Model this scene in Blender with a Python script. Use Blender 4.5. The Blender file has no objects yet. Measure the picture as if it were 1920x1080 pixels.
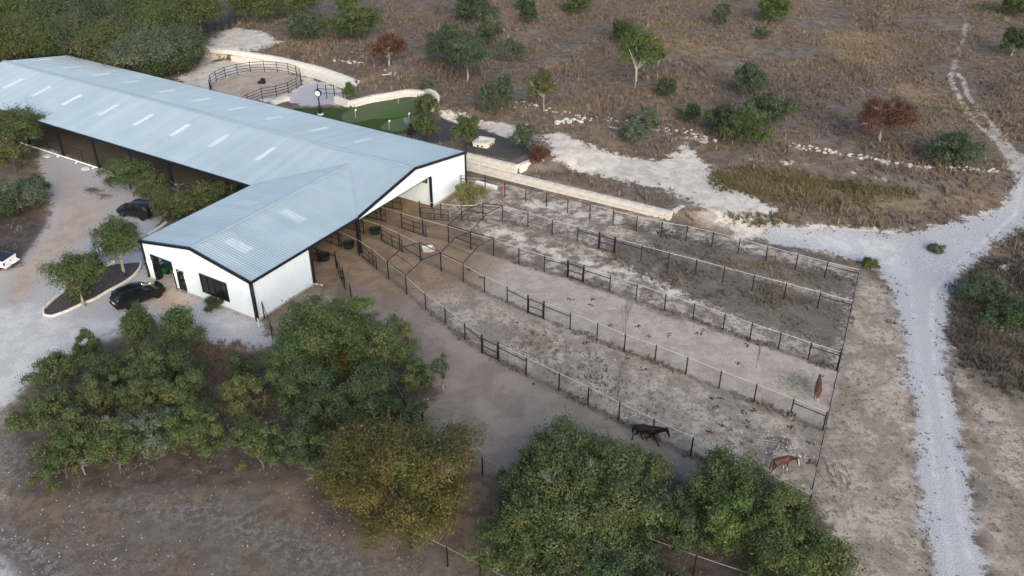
import bpy, math, random
import numpy as np
from mathutils import Vector, Matrix

S = bpy.context.scene
COL = S.collection
rng = np.random.default_rng(7)
random.seed(7)
R_ = math.radians

# ------------------------------------------------------------------ camera
CAM_H, PITCH, FPX = 45.0, R_(31.74), 1598.93        # FPX: focal length in pixels of a 1920-wide frame
cam = bpy.data.cameras.new('camera')
cam.sensor_width = 36.0
cam.lens = 36.0 * FPX / 1920.0
cam.clip_start, cam.clip_end = 0.5, 6000
camo = bpy.data.objects.new('camera', cam)
camo.location = (0, 0, CAM_H)
camo.rotation_euler = (math.pi / 2 - PITCH, 0, 0)
COL.objects.link(camo)
S.camera = camo

# ------------------------------------------------------------------ sky, sun, exposure
SUN_EL, SUN_AZ = R_(26), R_(165)                    # azimuth measured clockwise from +Y: low behind the camera
world = bpy.data.worlds.new('World'); S.world = world
world.use_nodes = True
wn = world.node_tree
bg = wn.nodes['Background']
sky = wn.nodes.new('ShaderNodeTexSky')
sky.sky_type = 'NISHITA'; sky.sun_disc = False
sky.sun_elevation = SUN_EL; sky.sun_rotation = SUN_AZ
sky.air_density = 1.0; sky.dust_density = 2.5; sky.ozone_density = 1.0
wn.links.new(sky.outputs[0], bg.inputs[0])
bg.inputs[1].default_value = 0.14
sun = bpy.data.lights.new('sun', 'SUN')
sun.energy = 1.0; sun.angle = R_(50); sun.color = (1.0, 0.945, 0.87)
suno = bpy.data.objects.new('sun', sun); COL.objects.link(suno)
sd = Vector((math.sin(SUN_AZ) * math.cos(SUN_EL), math.cos(SUN_AZ) * math.cos(SUN_EL), math.sin(SUN_EL)))
suno.rotation_euler = sd.to_track_quat('Z', 'Y').to_euler()
suno.location = (0, -30, 80)
S.view_settings.view_transform = 'Standard'
S.view_settings.look = 'None'
S.view_settings.gamma = 1.0
S.view_settings.use_curve_mapping = False
S.view_settings.exposure = 0.84

# ------------------------------------------------------------------ barn frame: u along the long barn, v towards the wing
AL = R_(-31.1023)
EU = np.array([math.cos(AL), math.sin(AL)]); EV = np.array([math.sin(AL), -math.cos(AL)])
ORG = np.array([-5.774, 97.212])
BW, BL, BG, HE, HR, HG, BM = 20.27, 15.09, 15.08, 4.29, 6.0, 5.62, 77.5
def UV(u, v, z=0.0):
    q = ORG + u * EU + v * EV
    return (q[0], q[1], z)
def to_uv(x, y):
    dx, dy = np.asarray(x) - ORG[0], np.asarray(y) - ORG[1]
    return dx * EU[0] + dy * EU[1], dx * EV[0] + dy * EV[1]

def sstep(a, b, x):
    t = np.clip((x - a) / (b - a), 0, 1)
    return t * t * (3 - 2 * t)
def vnoise(x, y, seed=0):
    x = np.asarray(x, float); y = np.asarray(y, float)
    xi, yi = np.floor(x).astype(np.int64), np.floor(y).astype(np.int64)
    fx, fy = x - xi, y - yi
    fx = fx * fx * (3 - 2 * fx); fy = fy * fy * (3 - 2 * fy)
    def hh(a, b):
        n = (a * 374761393 + b * 668265263 + seed * 1442695041) & 0xffffffff
        n = ((n ^ (n >> 13)) * 1274126177) & 0xffffffff
        return ((n ^ (n >> 16)) & 0xffff) / 65535.0
    return (hh(xi, yi) * (1 - fx) + hh(xi + 1, yi) * fx) * (1 - fy) + (hh(xi, yi + 1) * (1 - fx) + hh(xi + 1, yi + 1) * fx) * fy
def fbm(x, y, seed=0, o=3):
    t = 0; a = 0.5; s = 0
    for i in range(o):
        t = t + a * vnoise(x * 2 ** i, y * 2 ** i, seed + i * 17); s += a; a *= 0.5
    return t / s

# back terrace walls, in (u, v)
PEN_WALL = [(-63.1, -16.5), (-58.7, -17.8), (-49.8, -18.7), (-40.0, -18.1), (-34.5, -16.9), (-30.4, -15.9)]
GREEN_WALL = [(-30.0, -10.5), (-26.8, -9.9), (-25.5, -13.5), (-23.9, -16.1), (-22.9, -18.0), (-20.2, -19.5), (-17.5, -18.6), (-15.6, -16.2), (-14.9, -13.6)]
_P2 = [(-200, -10), (-72, -13)] + PEN_WALL + GREEN_WALL + [(-12, -12.8), (12, -15), (80, -24)]
_P2u = np.array([q[0] for q in _P2]); _P2v = np.array([q[1] for q in _P2])
def terrain(x, y):
    u, v = to_uv(x, y)
    # lower retaining wall: v about -3.9
    wid = 0.34 + np.clip(u - 25.5, 0, 100) * 0.7 + np.clip(-80 - u, 0, 100)
    d = -(v + 4.2)
    t1 = np.clip(d / wid, 0, 1); t1 = t1 * t1 * (3 - 2 * t1)
    drop = np.clip((u - 5.0 - np.clip(-v - 5.6, 0, 40) * 0.1) / (0.5 + np.clip(-v - 5.4, 0, 6) * 1.6), 0, 1)
    h1 = 1.0 + (1 - drop * drop * (3 - 2 * drop))
    h1 = h1 * (1 - 0.75 * sstep(27, 60, u))
    pv = np.interp(u, _P2u, _P2v)
    d2 = pv - v - 0.12
    w2 = 0.45 + np.clip(u + 14.9, 0, 20) * 0.7 + np.clip(-64 - u, 0, 30) * 0.5
    t2 = np.clip(d2 / w2, 0, 1); t2 = t2 * t2 * (3 - 2 * t2)
    a2 = np.where(u < -30.2, 1.5, 0.95)
    z = t1 * h1 + t2 * a2
    und = (fbm(np.asarray(x) / 22.0, np.asarray(y) / 22.0, 5, 2) - 0.5) * 1.6
    z = z + und * sstep(3, 30, d2) + 0.012 * np.clip(d2 - 8, 0, 400)
    return z

FW = np.array([0, math.cos(PITCH), -math.sin(PITCH)]); UPV = np.array([0, math.sin(PITCH), math.cos(PITCH)])
def ray(px, py):
    return FW + np.array([1., 0, 0]) * (px - 960) / FPX - UPV * (py - 540) / FPX
def at(px, py, dz=0.0):
    """ground point seen at a place in the photograph (dz: height above the ground of what is seen there)"""
    d = ray(px, py)
    ts = np.linspace((9 + dz - CAM_H) / d[2], (-0.6 + dz - CAM_H) / d[2], 500)
    P = np.array([0, 0, CAM_H])[None] + ts[:, None] * d[None]
    g = P[:, 2] - dz - terrain(P[:, 0], P[:, 1])
    k = int(np.argmax(g <= 0)) if (g <= 0).any() else 499
    if k == 0: k = 1
    a, b = g[k - 1], g[k]
    s = a / (a - b) if a != b else 0
    q = P[k - 1] + (P[k] - P[k - 1]) * s
    return Vector((q[0], q[1], float(terrain(q[0], q[1]))))
def ppm(p):
    return FPX / float(np.dot(np.array(p) - np.array([0, 0, CAM_H]), FW))

# ------------------------------------------------------------------ materials
def srgb(r, g, b):
    f = lambda c: (c / 255 / 12.92) if c / 255 <= 0.04045 else ((c / 255 + 0.055) / 1.055) ** 2.4
    return (f(r), f(g), f(b), 1)
class NT:
    def __init__(s, name):
        s.m = bpy.data.materials.new(name); s.m.use_nodes = True
        s.t = s.m.node_tree; s.t.nodes.clear()
        s.out = s.n('ShaderNodeOutputMaterial')
    def n(s, ty, **kw):
        nd = s.t.nodes.new(ty)
        for k, v in kw.items(): setattr(nd, k, v)
        return nd
    def L(s, a, b): s.t.links.new(a, b)
    def math(s, op, a, b=None, c=None, clamp=False):
        nd = s.n('ShaderNodeMath', operation=op); nd.use_clamp = clamp
        for i, q in enumerate((a, b, c)):
            if q is None: continue
            if isinstance(q, (int, float)): nd.inputs[i].default_value = q
            else: s.L(q, nd.inputs[i])
        return nd.outputs[0]
    def mix(s, f, a, b, mode='MIX'):
        nd = s.n('ShaderNodeMix', data_type='RGBA', blend_type=mode)
        for sock, q in ((nd.inputs[0], f), (nd.inputs[6], a), (nd.inputs[7], b)):
            if isinstance(q, (int, float)): sock.default_value = q
            elif isinstance(q, tuple): sock.default_value = q
            else: s.L(q, sock)
        return nd.outputs[2]
    def noise(s, scale, vec=None, detail=3, rough=0.55, dist=0.0):
        nd = s.n('ShaderNodeTexNoise'); nd.inputs['Scale'].default_value = scale
        nd.inputs['Detail'].default_value = detail; nd.inputs['Roughness'].default_value = rough
        nd.inputs['Distortion'].default_value = dist
        if vec is not None: s.L(vec, nd.inputs['Vector'])
        return nd.outputs[0]
    def ramp(s, f, a, b):
        nd = s.n('ShaderNodeMapRange', interpolation_type='SMOOTHSTEP')
        nd.inputs[1].default_value = a; nd.inputs[2].default_value = b
        s.L(f, nd.inputs[0]); return nd.outputs[0]
    def coord(s, kind='Object'):
        return s.n('ShaderNodeTexCoord').outputs[kind]
    def bsdf(s, color, rough=0.8, metal=0.0, spec=0.3, bump=None, bumpd=0.02, bumps=1.0):
        b = s.n('ShaderNodeBsdfPrincipled')
        for nm, q in (('Base Color', color), ('Roughness', rough), ('Metallic', metal), ('Specular IOR Level', spec)):
            if isinstance(q, (int, float, tuple)): b.inputs[nm].default_value = q
            else: s.L(q, b.inputs[nm])
        if bump is not None:
            bn = s.n('ShaderNodeBump'); bn.inputs['Distance'].default_value = bumpd; bn.inputs['Strength'].default_value = bumps
            s.L(bump, bn.inputs['Height']); s.L(bn.outputs[0], b.inputs['Normal'])
        s.L(b.outputs[0], s.out.inputs[0]); return b

def simple(name, col, rough=0.7, metal=0.0, var=0.15, scale=3.0, spec=0.3, dirt=None, bumpd=0.0):
    t = NT(name); co = t.coord('Object')
    n1 = t.noise(scale, co, 4); 
    c0 = tuple(c * (1 - var) for c in col[:3]) + (1,); c1 = tuple(min(1, c * (1 + var)) for c in col[:3]) + (1,)
    c = t.mix(t.ramp(n1, 0.3, 0.7), c0, c1)
    if dirt is not None:
        n2 = t.noise(scale * 0.35, co, 5, 0.65)
        c = t.mix(t.math('MULTIPLY', t.ramp(n2, 0.52, 0.75), dirt[1]), c, dirt[0])
    t.bsdf(c, rough, metal, spec, bump=n1 if bumpd else None, bumpd=bumpd)
    return t.m

M = {}
M['white_metal'] = simple('white_metal', (0.70, 0.78, 0.81, 1), 0.45, 0, 0.03, 0.6, dirt=((0.55, 0.5, 0.44, 1), 0.12))
M['black_trim'] = simple('black_trim', (0.012, 0.014, 0.022, 1), 0.4, 0, 0.1, 2)
M['black_pipe'] = simple('black_pipe', (0.012, 0.012, 0.013, 1), 0.5, 0, 0.3, 3)
M['rail_pipe_sheen'] = simple('rail_pipe_sheen', (0.60, 0.59, 0.57, 1), 0.45, 0.3, 0.15, 1.2)  # black pipe; the pale colour paints in the sky reflected on it
M['gray_pipe'] = simple('gray_pipe', (0.30, 0.33, 0.33, 1), 0.4, 0.5, 0.15, 1.2)
M['wire'] = simple('wire', (0.05, 0.052, 0.055, 1), 0.5, 0.2, 0.1, 2)
M['concrete'] = simple('concrete', (0.42, 0.39, 0.36, 1), 0.9, 0, 0.12, 1.5)
M['glass_dark'] = simple('glass_dark', (0.012, 0.014, 0.014, 1), 0.12, 0, 0.4, 0.9, spec=0.6)
M['car_black'] = simple('car_black', (0.006, 0.007, 0.012, 1), 0.22, 0, 0.1, 2, spec=0.55)
M['car_white'] = simple('car_white', (0.78, 0.79, 0.80, 1), 0.3, 0, 0.03, 2, spec=0.5)
M['rubber'] = simple('rubber', (0.014, 0.014, 0.015, 1), 0.85, 0, 0.2, 8)
M['rim'] = simple('rim', (0.03, 0.03, 0.033, 1), 0.35, 0.7, 0.1, 4)
M['vinyl'] = simple('vinyl', (0.02, 0.025, 0.04, 1), 0.7, 0, 0.1, 4)
M['pvc_white'] = simple('pvc_white', (0.80, 0.80, 0.79, 1), 0.4, 0, 0.04, 2)
M['red_lamp'] = simple('red_lamp', (0.15, 0.01, 0.01, 1), 0.3)
M['bin_green'] = simple('bin_green', (0.01, 0.12, 0.035, 1), 0.5, 0, 0.1, 3)
M['bin_blue'] = simple('bin_blue', (0.02, 0.06, 0.42, 1), 0.5, 0, 0.1, 3)
M['tub'] = simple('tub', (0.016, 0.018, 0.020, 1), 0.6, 0, 0.2, 3)
M['water'] = simple('water', (0.02, 0.028, 0.025, 1), 0.08, 0, 0.1, 3, spec=0.5)
M['amber'] = simple('amber', (0.30, 0.22, 0.04, 1), 0.4, 0, 0.25, 4)
M['bark'] = simple('bark', (0.10, 0.088, 0.075, 1), 0.95, 0, 0.35, 6, bumpd=0.02)
M['bark_pale'] = simple('bark_pale', (0.33, 0.30, 0.26, 1), 0.95, 0, 0.25, 6)
M['twig_gray'] = simple('twig_gray', (0.26, 0.25, 0.235, 1), 0.95, 0, 0.2, 6)
M['twig_brown'] = simple('twig_brown', (0.16, 0.14, 0.13, 1), 0.95, 0, 0.2, 6)
M['limestone'] = simple('limestone', (0.62, 0.59, 0.53, 1), 0.92, 0, 0.16, 1.3, dirt=((0.25, 0.235, 0.20, 1), 0.55), bumpd=0.03)
M['limestone_new'] = simple('limestone_new', (0.70, 0.67, 0.60, 1), 0.92, 0, 0.1, 1.6, dirt=((0.40, 0.37, 0.33, 1), 0.4), bumpd=0.03)
M['rock'] = simple('rock', (0.55, 0.53, 0.48, 1), 0.95, 0, 0.2, 3)
M['manure'] = simple('manure', (0.05, 0.043, 0.035, 1), 0.95, 0, 0.3, 5)
M['hose'] = simple('hose', (0.15, 0.085, 0.08, 1), 0.6, 0, 0.2, 2)
M['gold'] = simple('gold', (0.75, 0.75, 0.72, 1), 0.5)
M['wood_gray'] = simple('wood_gray', (0.15, 0.16, 0.19, 1), 0.8, 0, 0.15, 5)
M['wood_dark'] = simple('wood_dark', (0.015, 0.016, 0.02, 1), 0.7, 0, 0.2, 5)
M['tan_box'] = simple('tan_box', (0.55, 0.5, 0.44, 1), 0.7)
M['pink'] = simple('pink', (0.55, 0.16, 0.14, 1), 0.6)

def roof_mat(name, axis):
    t = NT(name); co = t.coord('Object')
    n = t.noise(0.25, co, 4); n2 = t.noise(7.0, co, 2)
    c = t.mix(t.ramp(n, 0.3, 0.7), (0.45, 0.545, 0.58, 1), (0.50, 0.59, 0.62, 1))
    c = t.mix(t.math('MULTIPLY', t.ramp(n2, 0.4, 0.75), 0.10), c, (0.36, 0.42, 0.45, 1))
    sp = t.n('ShaderNodeSeparateXYZ'); t.L(co, sp.inputs[0])
    wn_ = t.n('ShaderNodeTexWhiteNoise', noise_dimensions='1D')
    t.L(t.math('FLOOR', t.math('DIVIDE', sp.outputs[axis], 0.915)), wn_.inputs['W'])   # sheet by sheet
    c = t.mix(1.0, c, t.mix(wn_.outputs['Value'], (0.955, 0.955, 0.955, 1), (1.035, 1.035, 1.035, 1)), 'MULTIPLY')
    st = t.n('ShaderNodeMapping'); st.inputs['Scale'].default_value = (2.2, .12, .3) if axis == 0 else (.12, 2.2, .3)
    t.L(co, st.inputs['Vector'])
    sn = t.noise(1.0, st.outputs[0], 5, 0.6)
    c = t.mix(t.math('MULTIPLY', t.ramp(sn, 0.52, 0.72), 0.14), c, (0.33, 0.37, 0.38, 1))   # rain streaks down the sheets
    t.bsdf(c, t.mix(t.ramp(n, 0.3, 0.7), (0.30, 0.30, 0.30, 1), (0.44, 0.44, 0.44, 1)), 0.35, 0.4); return t.m
M['roof'] = roof_mat('galvalume_roof', 0)
M['roof_wing'] = roof_mat('galvalume_roof_wing', 1)
M['roof_flash'] = simple('roof_flashing', (0.44, 0.52, 0.545, 1), 0.45, 0.2, 0.06, 0.8)
M['skylight_wing'] = simple('skylight_panel_wing', (0.50, 0.57, 0.585, 1), 0.4, 0, 0.08, 1.5)
M['skylight'] = simple('skylight_panel', (0.60, 0.66, 0.675, 1), 0.35, 0, 0.06, 1.5)
def lamp_mat():
    t = NT('lamp_glow'); e = t.n('ShaderNodeEmission')
    e.inputs[0].default_value = (1, 0.72, 0.42, 1); e.inputs[1].default_value = 6
    t.L(e.outputs[0], t.out.inputs[0]); return t.m
M['lamp'] = lamp_mat()
def leaf_mat():
    t = NT('foliage'); a = t.n('ShaderNodeAttribute'); a.attribute_name = 'Col'
    b = t.n('ShaderNodeBsdfPrincipled'); b.inputs['Roughness'].default_value = 0.6; b.inputs['Specular IOR Level'].default_value = 0.25
    t.L(a.outputs[0], b.inputs['Base Color'])
    tr = t.n('ShaderNodeBsdfTranslucent'); t.L(a.outputs[0], tr.inputs[0])
    mx = t.n('ShaderNodeMixShader'); mx.inputs[0].default_value = 0.12
    t.L(b.outputs[0], mx.inputs[1]); t.L(tr.outputs[0], mx.inputs[2]); t.L(mx.outputs[0], t.out.inputs[0]); return t.m
M['leaf'] = leaf_mat()
def grass_mat():
    t = NT('dry_grass'); a = t.n('ShaderNodeAttribute'); a.attribute_name = 'Col'
    t.bsdf(a.outputs[0], 0.9, 0, 0.1); return t.m
M['grass'] = grass_mat()
def hide_mat():
    t = NT('horse_hide'); a = t.n('ShaderNodeAttribute'); a.attribute_name = 'Col'
    n = t.noise(9, t.coord('Object'), 3)
    c = t.mix(0.35, a.outputs[0], t.mix(t.ramp(n, 0.3, 0.7), (0.5, 0.5, 0.5, 1), (1, 1, 1, 1)), 'MULTIPLY')
    t.bsdf(c, 0.5, 0, 0.3); return t.m
M['hide'] = hide_mat()

ZONES = ['gravel', 'caliche', 'sand', 'footing', 'litter', 'mulch', 'weeds', 'aisle', 'olive', 'shoulder', 'gray', 'warm', 'pale', 'straw', 'ash', 'track']
def ground_mat():
    t = NT('ground'); co = t.n('ShaderNodeNewGeometry').outputs['Position']
    zs = {}
    for k, nm in enumerate(('zoneA', 'zoneB', 'zoneC', 'zoneD')):
        a = t.n('ShaderNodeAttribute'); a.attribute_name = nm
        sp = t.n('ShaderNodeSeparateColor'); t.L(a.outputs['Color'], sp.inputs[0])
        for i, o in enumerate((sp.outputs[0], sp.outputs[1], sp.outputs[2], a.outputs['Alpha'])):
            zs[ZONES[k * 4 + i]] = o
    nf = t.noise(5.0, co, 4, 0.68); nm_ = t.noise(0.9, co, 6, 0.66); nc = t.noise(0.13, co, 5, 0.6); ng = t.noise(9, co, 2, 0.8)
    fm = t.noise(1.7, co, 8, 0.8, 0.2)
    nm2 = t.noise(0.55, co, 8, 0.70, 0.3); nb = t.noise(0.30, co, 8, 0.68, 0.4)
    edge = t.math('ADD', t.math('MULTIPLY', t.math('SUBTRACT', nm2, 0.5), 1.5), t.math('MULTIPLY', t.math('SUBTRACT', fm, 0.5), 1.1))
    def cut(z, k=1.0, w=0.14):
        f = t.math('ADD', z, t.math('MULTIPLY', edge, k))
        return t.ramp(f, 0.5 - w, 0.5 + w)
    def two(a, b, n, lo=0.40, hi=0.60): return t.mix(t.ramp(n, lo, hi), a, b)
    # dry field
    c = two((0.115, 0.087, 0.063, 1), (0.200, 0.150, 0.102, 1), nm_)
    c = t.mix(t.ramp(nc, 0.44, 0.58), c, two((0.115, 0.096, 0.082, 1), (0.205, 0.170, 0.140, 1), nm2))
    c = t.mix(t.math('MULTIPLY', t.ramp(nf, 0.58, 0.74), 0.35), c, (0.29, 0.24, 0.18, 1))
    def over(c, nm, col, k=1.0, w=0.14, amt=1.0):
        f = cut(zs[nm], k, w)
        if amt != 1.0: f = t.math('MULTIPLY', f, amt)
        return t.mix(f, c, col)
    c = over(c, 'straw', two((0.20, 0.150, 0.098, 1), (0.30, 0.225, 0.145, 1), nm_), 1.0, 0.3)
    gy = two((0.235, 0.190, 0.150, 1), (0.54, 0.455, 0.375, 1), nm2, 0.42, 0.58)
    c = over(c, 'gray', t.mix(t.math('MULTIPLY', t.ramp(fm, 0.50, 0.57), 0.70), gy, (0.125, 0.108, 0.092, 1)), 0.6, 0.3)
    sh = two((0.285, 0.238, 0.188, 1), (0.46, 0.39, 0.318, 1), nb, 0.42, 0.60)
    sh = t.mix(t.math('MULTIPLY', t.ramp(fm, 0.49, 0.56), 0.62), sh, (0.165, 0.142, 0.115, 1))
    sh = t.mix(t.math('MULTIPLY', t.ramp(nf, 0.60, 0.72), 0.35), sh, (0.11, 0.095, 0.08, 1))
    c = over(c, 'shoulder', sh, 0.7, 0.3)
    sa = two((0.375, 0.312, 0.262, 1), (0.475, 0.402, 0.342, 1), nm2)
    sa = t.mix(t.math('MULTIPLY', t.ramp(fm, 0.52, 0.60), 0.38), sa, (0.21, 0.175, 0.15, 1))
    c = over(c, 'sand', sa, 0.5, 0.3)
    c = over(c, 'aisle', two((0.238, 0.192, 0.158, 1), (0.310, 0.252, 0.205, 1), nb), 0.35, 0.35)
    c = over(c, 'footing', two((0.215, 0.150, 0.095, 1), (0.30, 0.215, 0.142, 1), nm2), 0.45, 0.4)
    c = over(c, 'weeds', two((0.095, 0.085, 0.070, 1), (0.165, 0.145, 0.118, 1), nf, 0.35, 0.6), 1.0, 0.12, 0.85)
    c = over(c, 'olive', two((0.085, 0.095, 0.038, 1), (0.18, 0.155, 0.078, 1), nm2), 0.9, 0.3)
    cal = two((0.50, 0.445, 0.38, 1), (0.66, 0.605, 0.535, 1), nm2, 0.40, 0.60)
    cal = t.mix(t.math('MULTIPLY', t.ramp(nm_, 0.60, 0.68), 0.75), cal, (0.22, 0.18, 0.145, 1))
    cal = t.mix(t.math('MULTIPLY', t.ramp(nf, 0.63, 0.72), 0.5), cal, (0.26, 0.22, 0.18, 1))
    c = over(c, 'caliche', cal, 1.1, 0.12)
    grv = two((0.365, 0.365, 0.375, 1), (0.485, 0.485, 0.50, 1), ng, 0.36, 0.64)
    grv = t.mix(t.math('MULTIPLY', t.ramp(nb, 0.42, 0.62), 0.35), grv, (0.50, 0.45, 0.40, 1))
    grv = t.mix(t.math('MULTIPLY', t.ramp(nf, 0.60, 0.72), 0.35), grv, (0.25, 0.235, 0.225, 1))
    c = over(c, 'gravel', grv, 0.95, 0.14)
    c = over(c, 'warm', two((0.37, 0.28, 0.205, 1), (0.46, 0.365, 0.285, 1), nm2), 0.6, 0.4, 0.85)
    c = over(c, 'pale', two((0.50, 0.485, 0.465, 1), (0.62, 0.605, 0.585, 1), nm2), 0.6, 0.35, 0.85)
    c = over(c, 'track', two((0.36, 0.315, 0.27, 1), (0.50, 0.45, 0.395, 1), nm2), 0.45, 0.3)
    lit = two((0.070, 0.056, 0.047, 1), (0.122, 0.099, 0.083, 1), nm2)
    lit = t.mix(t.math('MULTIPLY', t.ramp(nf, 0.60, 0.72), 0.4), lit, (0.20, 0.175, 0.155, 1))
    c = over(c, 'litter', lit, 0.95, 0.2)
    ash = two((0.095, 0.086, 0.078, 1), (0.215, 0.200, 0.186, 1), fm, 0.44, 0.58)
    c = over(c, 'ash', ash, 0.8, 0.35, 0.9)
    c = over(c, 'mulch', two((0.050, 0.046, 0.046, 1), (0.110, 0.102, 0.100, 1), ng), 0.25, 0.1)
    gr = t.mix(t.ramp(ng, 0.3, 0.7), (0.80, 0.80, 0.80, 1), (1.18, 1.18, 1.18, 1))
    c = t.mix(1.0, c, gr, 'MULTIPLY')
    hb = t.math('ADD', t.math('MULTIPLY', nf, 0.6), t.math('MULTIPLY', nm_, 0.5))
    t.bsdf(c, 0.95, 0, 0.12, bump=hb, bumpd=0.08, bumps=0.5)
    return t.m
M['ground'] = ground_mat()

# ------------------------------------------------------------------ mesh helpers
def np_mesh(name, V, F, mat, col=None, smooth=False, attrs=None):
    V = np.asarray(V, np.float32); F = np.asarray(F, np.int32); k = F.shape[1]
    me = bpy.data.meshes.new(name)
    me.vertices.add(len(V)); me.vertices.foreach_set('co', V.ravel())
    me.loops.add(F.size); me.loops.foreach_set('vertex_index', F.ravel())
    me.polygons.add(len(F)); me.polygons.foreach_set('loop_start', np.arange(0, F.size, k, dtype=np.int32))
    try: me.polygons.foreach_set('loop_total', np.full(len(F), k, np.int32))
    except Exception: pass
    if smooth: me.polygons.foreach_set('use_smooth', np.ones(len(F), bool))
    me.update(calc_edges=True)
    at_ = dict(attrs or {})
    if col is not None: at_['Col'] = col
    for nm, c in at_.items():
        c = np.asarray(c, np.float32)
        if c.shape[1] == 3: c = np.c_[c, np.ones(len(c), np.float32)]
        a = me.attributes.new(nm, 'FLOAT_COLOR', 'POINT'); a.data.foreach_set('color', c.ravel())
    me.materials.append(mat)
    return me
def link(name, me, parent=None, loc=(0, 0, 0), rot=(0, 0, 0), scale=(1, 1, 1)):
    o = bpy.data.objects.new(name, me); COL.objects.link(o)
    o.location = loc; o.rotation_euler = rot; o.scale = scale
    if parent is not None: o.parent = parent
    return o
def tag(o, label=None, cat=None, group=None, kind=None):
    if label: o['label'] = label
    if cat: o['category'] = cat
    if group: o['group'] = group
    if kind: o['kind'] = kind
    return o
def thing(name, label, cat, loc=(0, 0, 0), rz=0.0, group=None):
    o = bpy.data.objects.new(name, None); COL.objects.link(o)
    o.empty_display_size = 0.3
    o.location = loc; o.rotation_euler = (0, 0, rz)
    return tag(o, label, cat, group)

class MB:
    def __init__(s): s.v = []; s.f = []
    def add(s, V, F):
        b = len(s.v); s.v += [tuple(map(float, q)) for q in V]; s.f += [tuple(i + b for i in q) for q in F]; return s
    def box(s, a, b, jit=0.0):
        x0, y0, z0 = a; x1, y1, z1 = b
        V = [(x0, y0, z0), (x1, y0, z0), (x1, y1, z0), (x0, y1, z0), (x0, y0, z1), (x1, y0, z1), (x1, y1, z1), (x0, y1, z1)]
        if jit: V = [tuple(c + random.uniform(-jit, jit) for c in q) for q in V]
        return s.add(V, [(0, 3, 2, 1), (4, 5, 6, 7), (0, 1, 5, 4), (1, 2, 6, 5), (2, 3, 7, 6), (3, 0, 4, 7)])
    def tube(s, pts, r, n=6, cap=True):
        pts = [Vector(q) for q in pts]
        rs = r if isinstance(r, (list, tuple)) else [r] * len(pts)
        rings = []
        for i, q in enumerate(pts):
            d = (pts[min(i + 1, len(pts) - 1)] - pts[max(i - 1, 0)]).normalized()
            x = d.cross(Vector((0, 0, 1)))
            if x.length < 1e-3: x = Vector((1, 0, 0))
            x.normalize(); y = d.cross(x)
            rings.append([q + (x * math.cos(2 * math.pi * k / n) + y * math.sin(2 * math.pi * k / n)) * rs[i] for k in range(n)])
        V = [w for g in rings for w in g]; F = []
        for i in range(len(pts) - 1):
            for k in range(n):
                F.append((i * n + k, i * n + (k + 1) % n, (i + 1) * n + (k + 1) % n, (i + 1) * n + k))
        if cap: F += [tuple(range(n))[::-1], tuple((len(pts) - 1) * n + k for k in range(n))]
        return s.add(V, F)
    def beam(s, a, b, w, h, up=(0, 0, 1)):
        a, b = Vector(a), Vector(b); d = (b - a).normalized(); x = d.cross(Vector(up))
        if x.length < 1e-3: x = Vector((1, 0, 0))
        x.normalize(); y = x.cross(d); V = []
        for q in (a, b):
            for i, j in ((-1, -1), (1, -1), (1, 1), (-1, 1)): V.append(q + x * (i * w / 2) + y * (j * h / 2))
        return s.add(V, [(0, 1, 2, 3), (7, 6, 5, 4), (0, 4, 5, 1), (1, 5, 6, 2), (2, 6, 7, 3), (3, 7, 4, 0)])
    def lathe(s, prof, n=16, c=(0, 0, 0)):
        V = []; F = []
        for r, z in prof:
            for k in range(n): V.append((c[0] + r * math.cos(2 * math.pi * k / n), c[1] + r * math.sin(2 * math.pi * k / n), c[2] + z))
        for i in range(len(prof) - 1):
            for k in range(n): F.append((i * n + k, i * n + (k + 1) % n, (i + 1) * n + (k + 1) % n, (i + 1) * n + k))
        return s.add(V, F)
    def prism(s, poly, z0, z1):
        n = len(poly); V = [(x, y, z0) for x, y in poly] + [(x, y, z1) for x, y in poly]
        F = [tuple(range(n))[::-1], tuple(range(n, 2 * n))] + [(i, (i + 1) % n, n + (i + 1) % n, n + i) for i in range(n)]
        return s.add(V, F)
    def mesh(s, name, mat, smooth=False):
        me = bpy.data.meshes.new(name); me.from_pydata(s.v, [], s.f); me.materials.append(mat)
        if smooth:
            for p_ in me.polygons: p_.use_smooth = True
        me.update(); return me
    def build(s, name, mat, parent=None, loc=(0, 0, 0), rz=0.0, smooth=False):
        return link(name, s.mesh(name, mat, smooth), parent, loc, (0, 0, rz))

# ------------------------------------------------------------------ ground zones
class Poly:
    def __init__(s, pts): s.p = np.array([(at(*q).x, at(*q).y) for q in pts])
    def sd(s, x, y):
        P = s.p; n = len(P); dmin = np.full(x.shape, 1e18); ins = np.zeros(x.shape, bool)
        for i in range(n):
            a, b = P[i], P[(i + 1) % n]; e = b - a
            wx, wy = x - a[0], y - a[1]
            t = np.clip((wx * e[0] + wy * e[1]) / (e @ e + 1e-12), 0, 1)
            dmin = np.minimum(dmin, (wx - t * e[0]) ** 2 + (wy - t * e[1]) ** 2)
            c1 = (a[1] > y) != (b[1] > y)
            with np.errstate(divide='ignore', invalid='ignore'):
                ins ^= c1 & (x < (b[0] - a[0]) * (y - a[1]) / (b[1] - a[1] + 1e-12) + a[0])
        return np.where(ins, -1, 1) * np.sqrt(dmin)
class Line(Poly):
    def sd(s, x, y):
        P = s.p; dmin = np.full(x.shape, 1e18)
        for i in range(len(P) - 1):
            a, b = P[i], P[i + 1]; e = b - a; wx, wy = x - a[0], y - a[1]
            t = np.clip((wx * e[0] + wy * e[1]) / (e @ e + 1e-12), 0, 1)
            dmin = np.minimum(dmin, (wx - t * e[0]) ** 2 + (wy - t * e[1]) ** 2)
        return np.sqrt(dmin)
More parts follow.
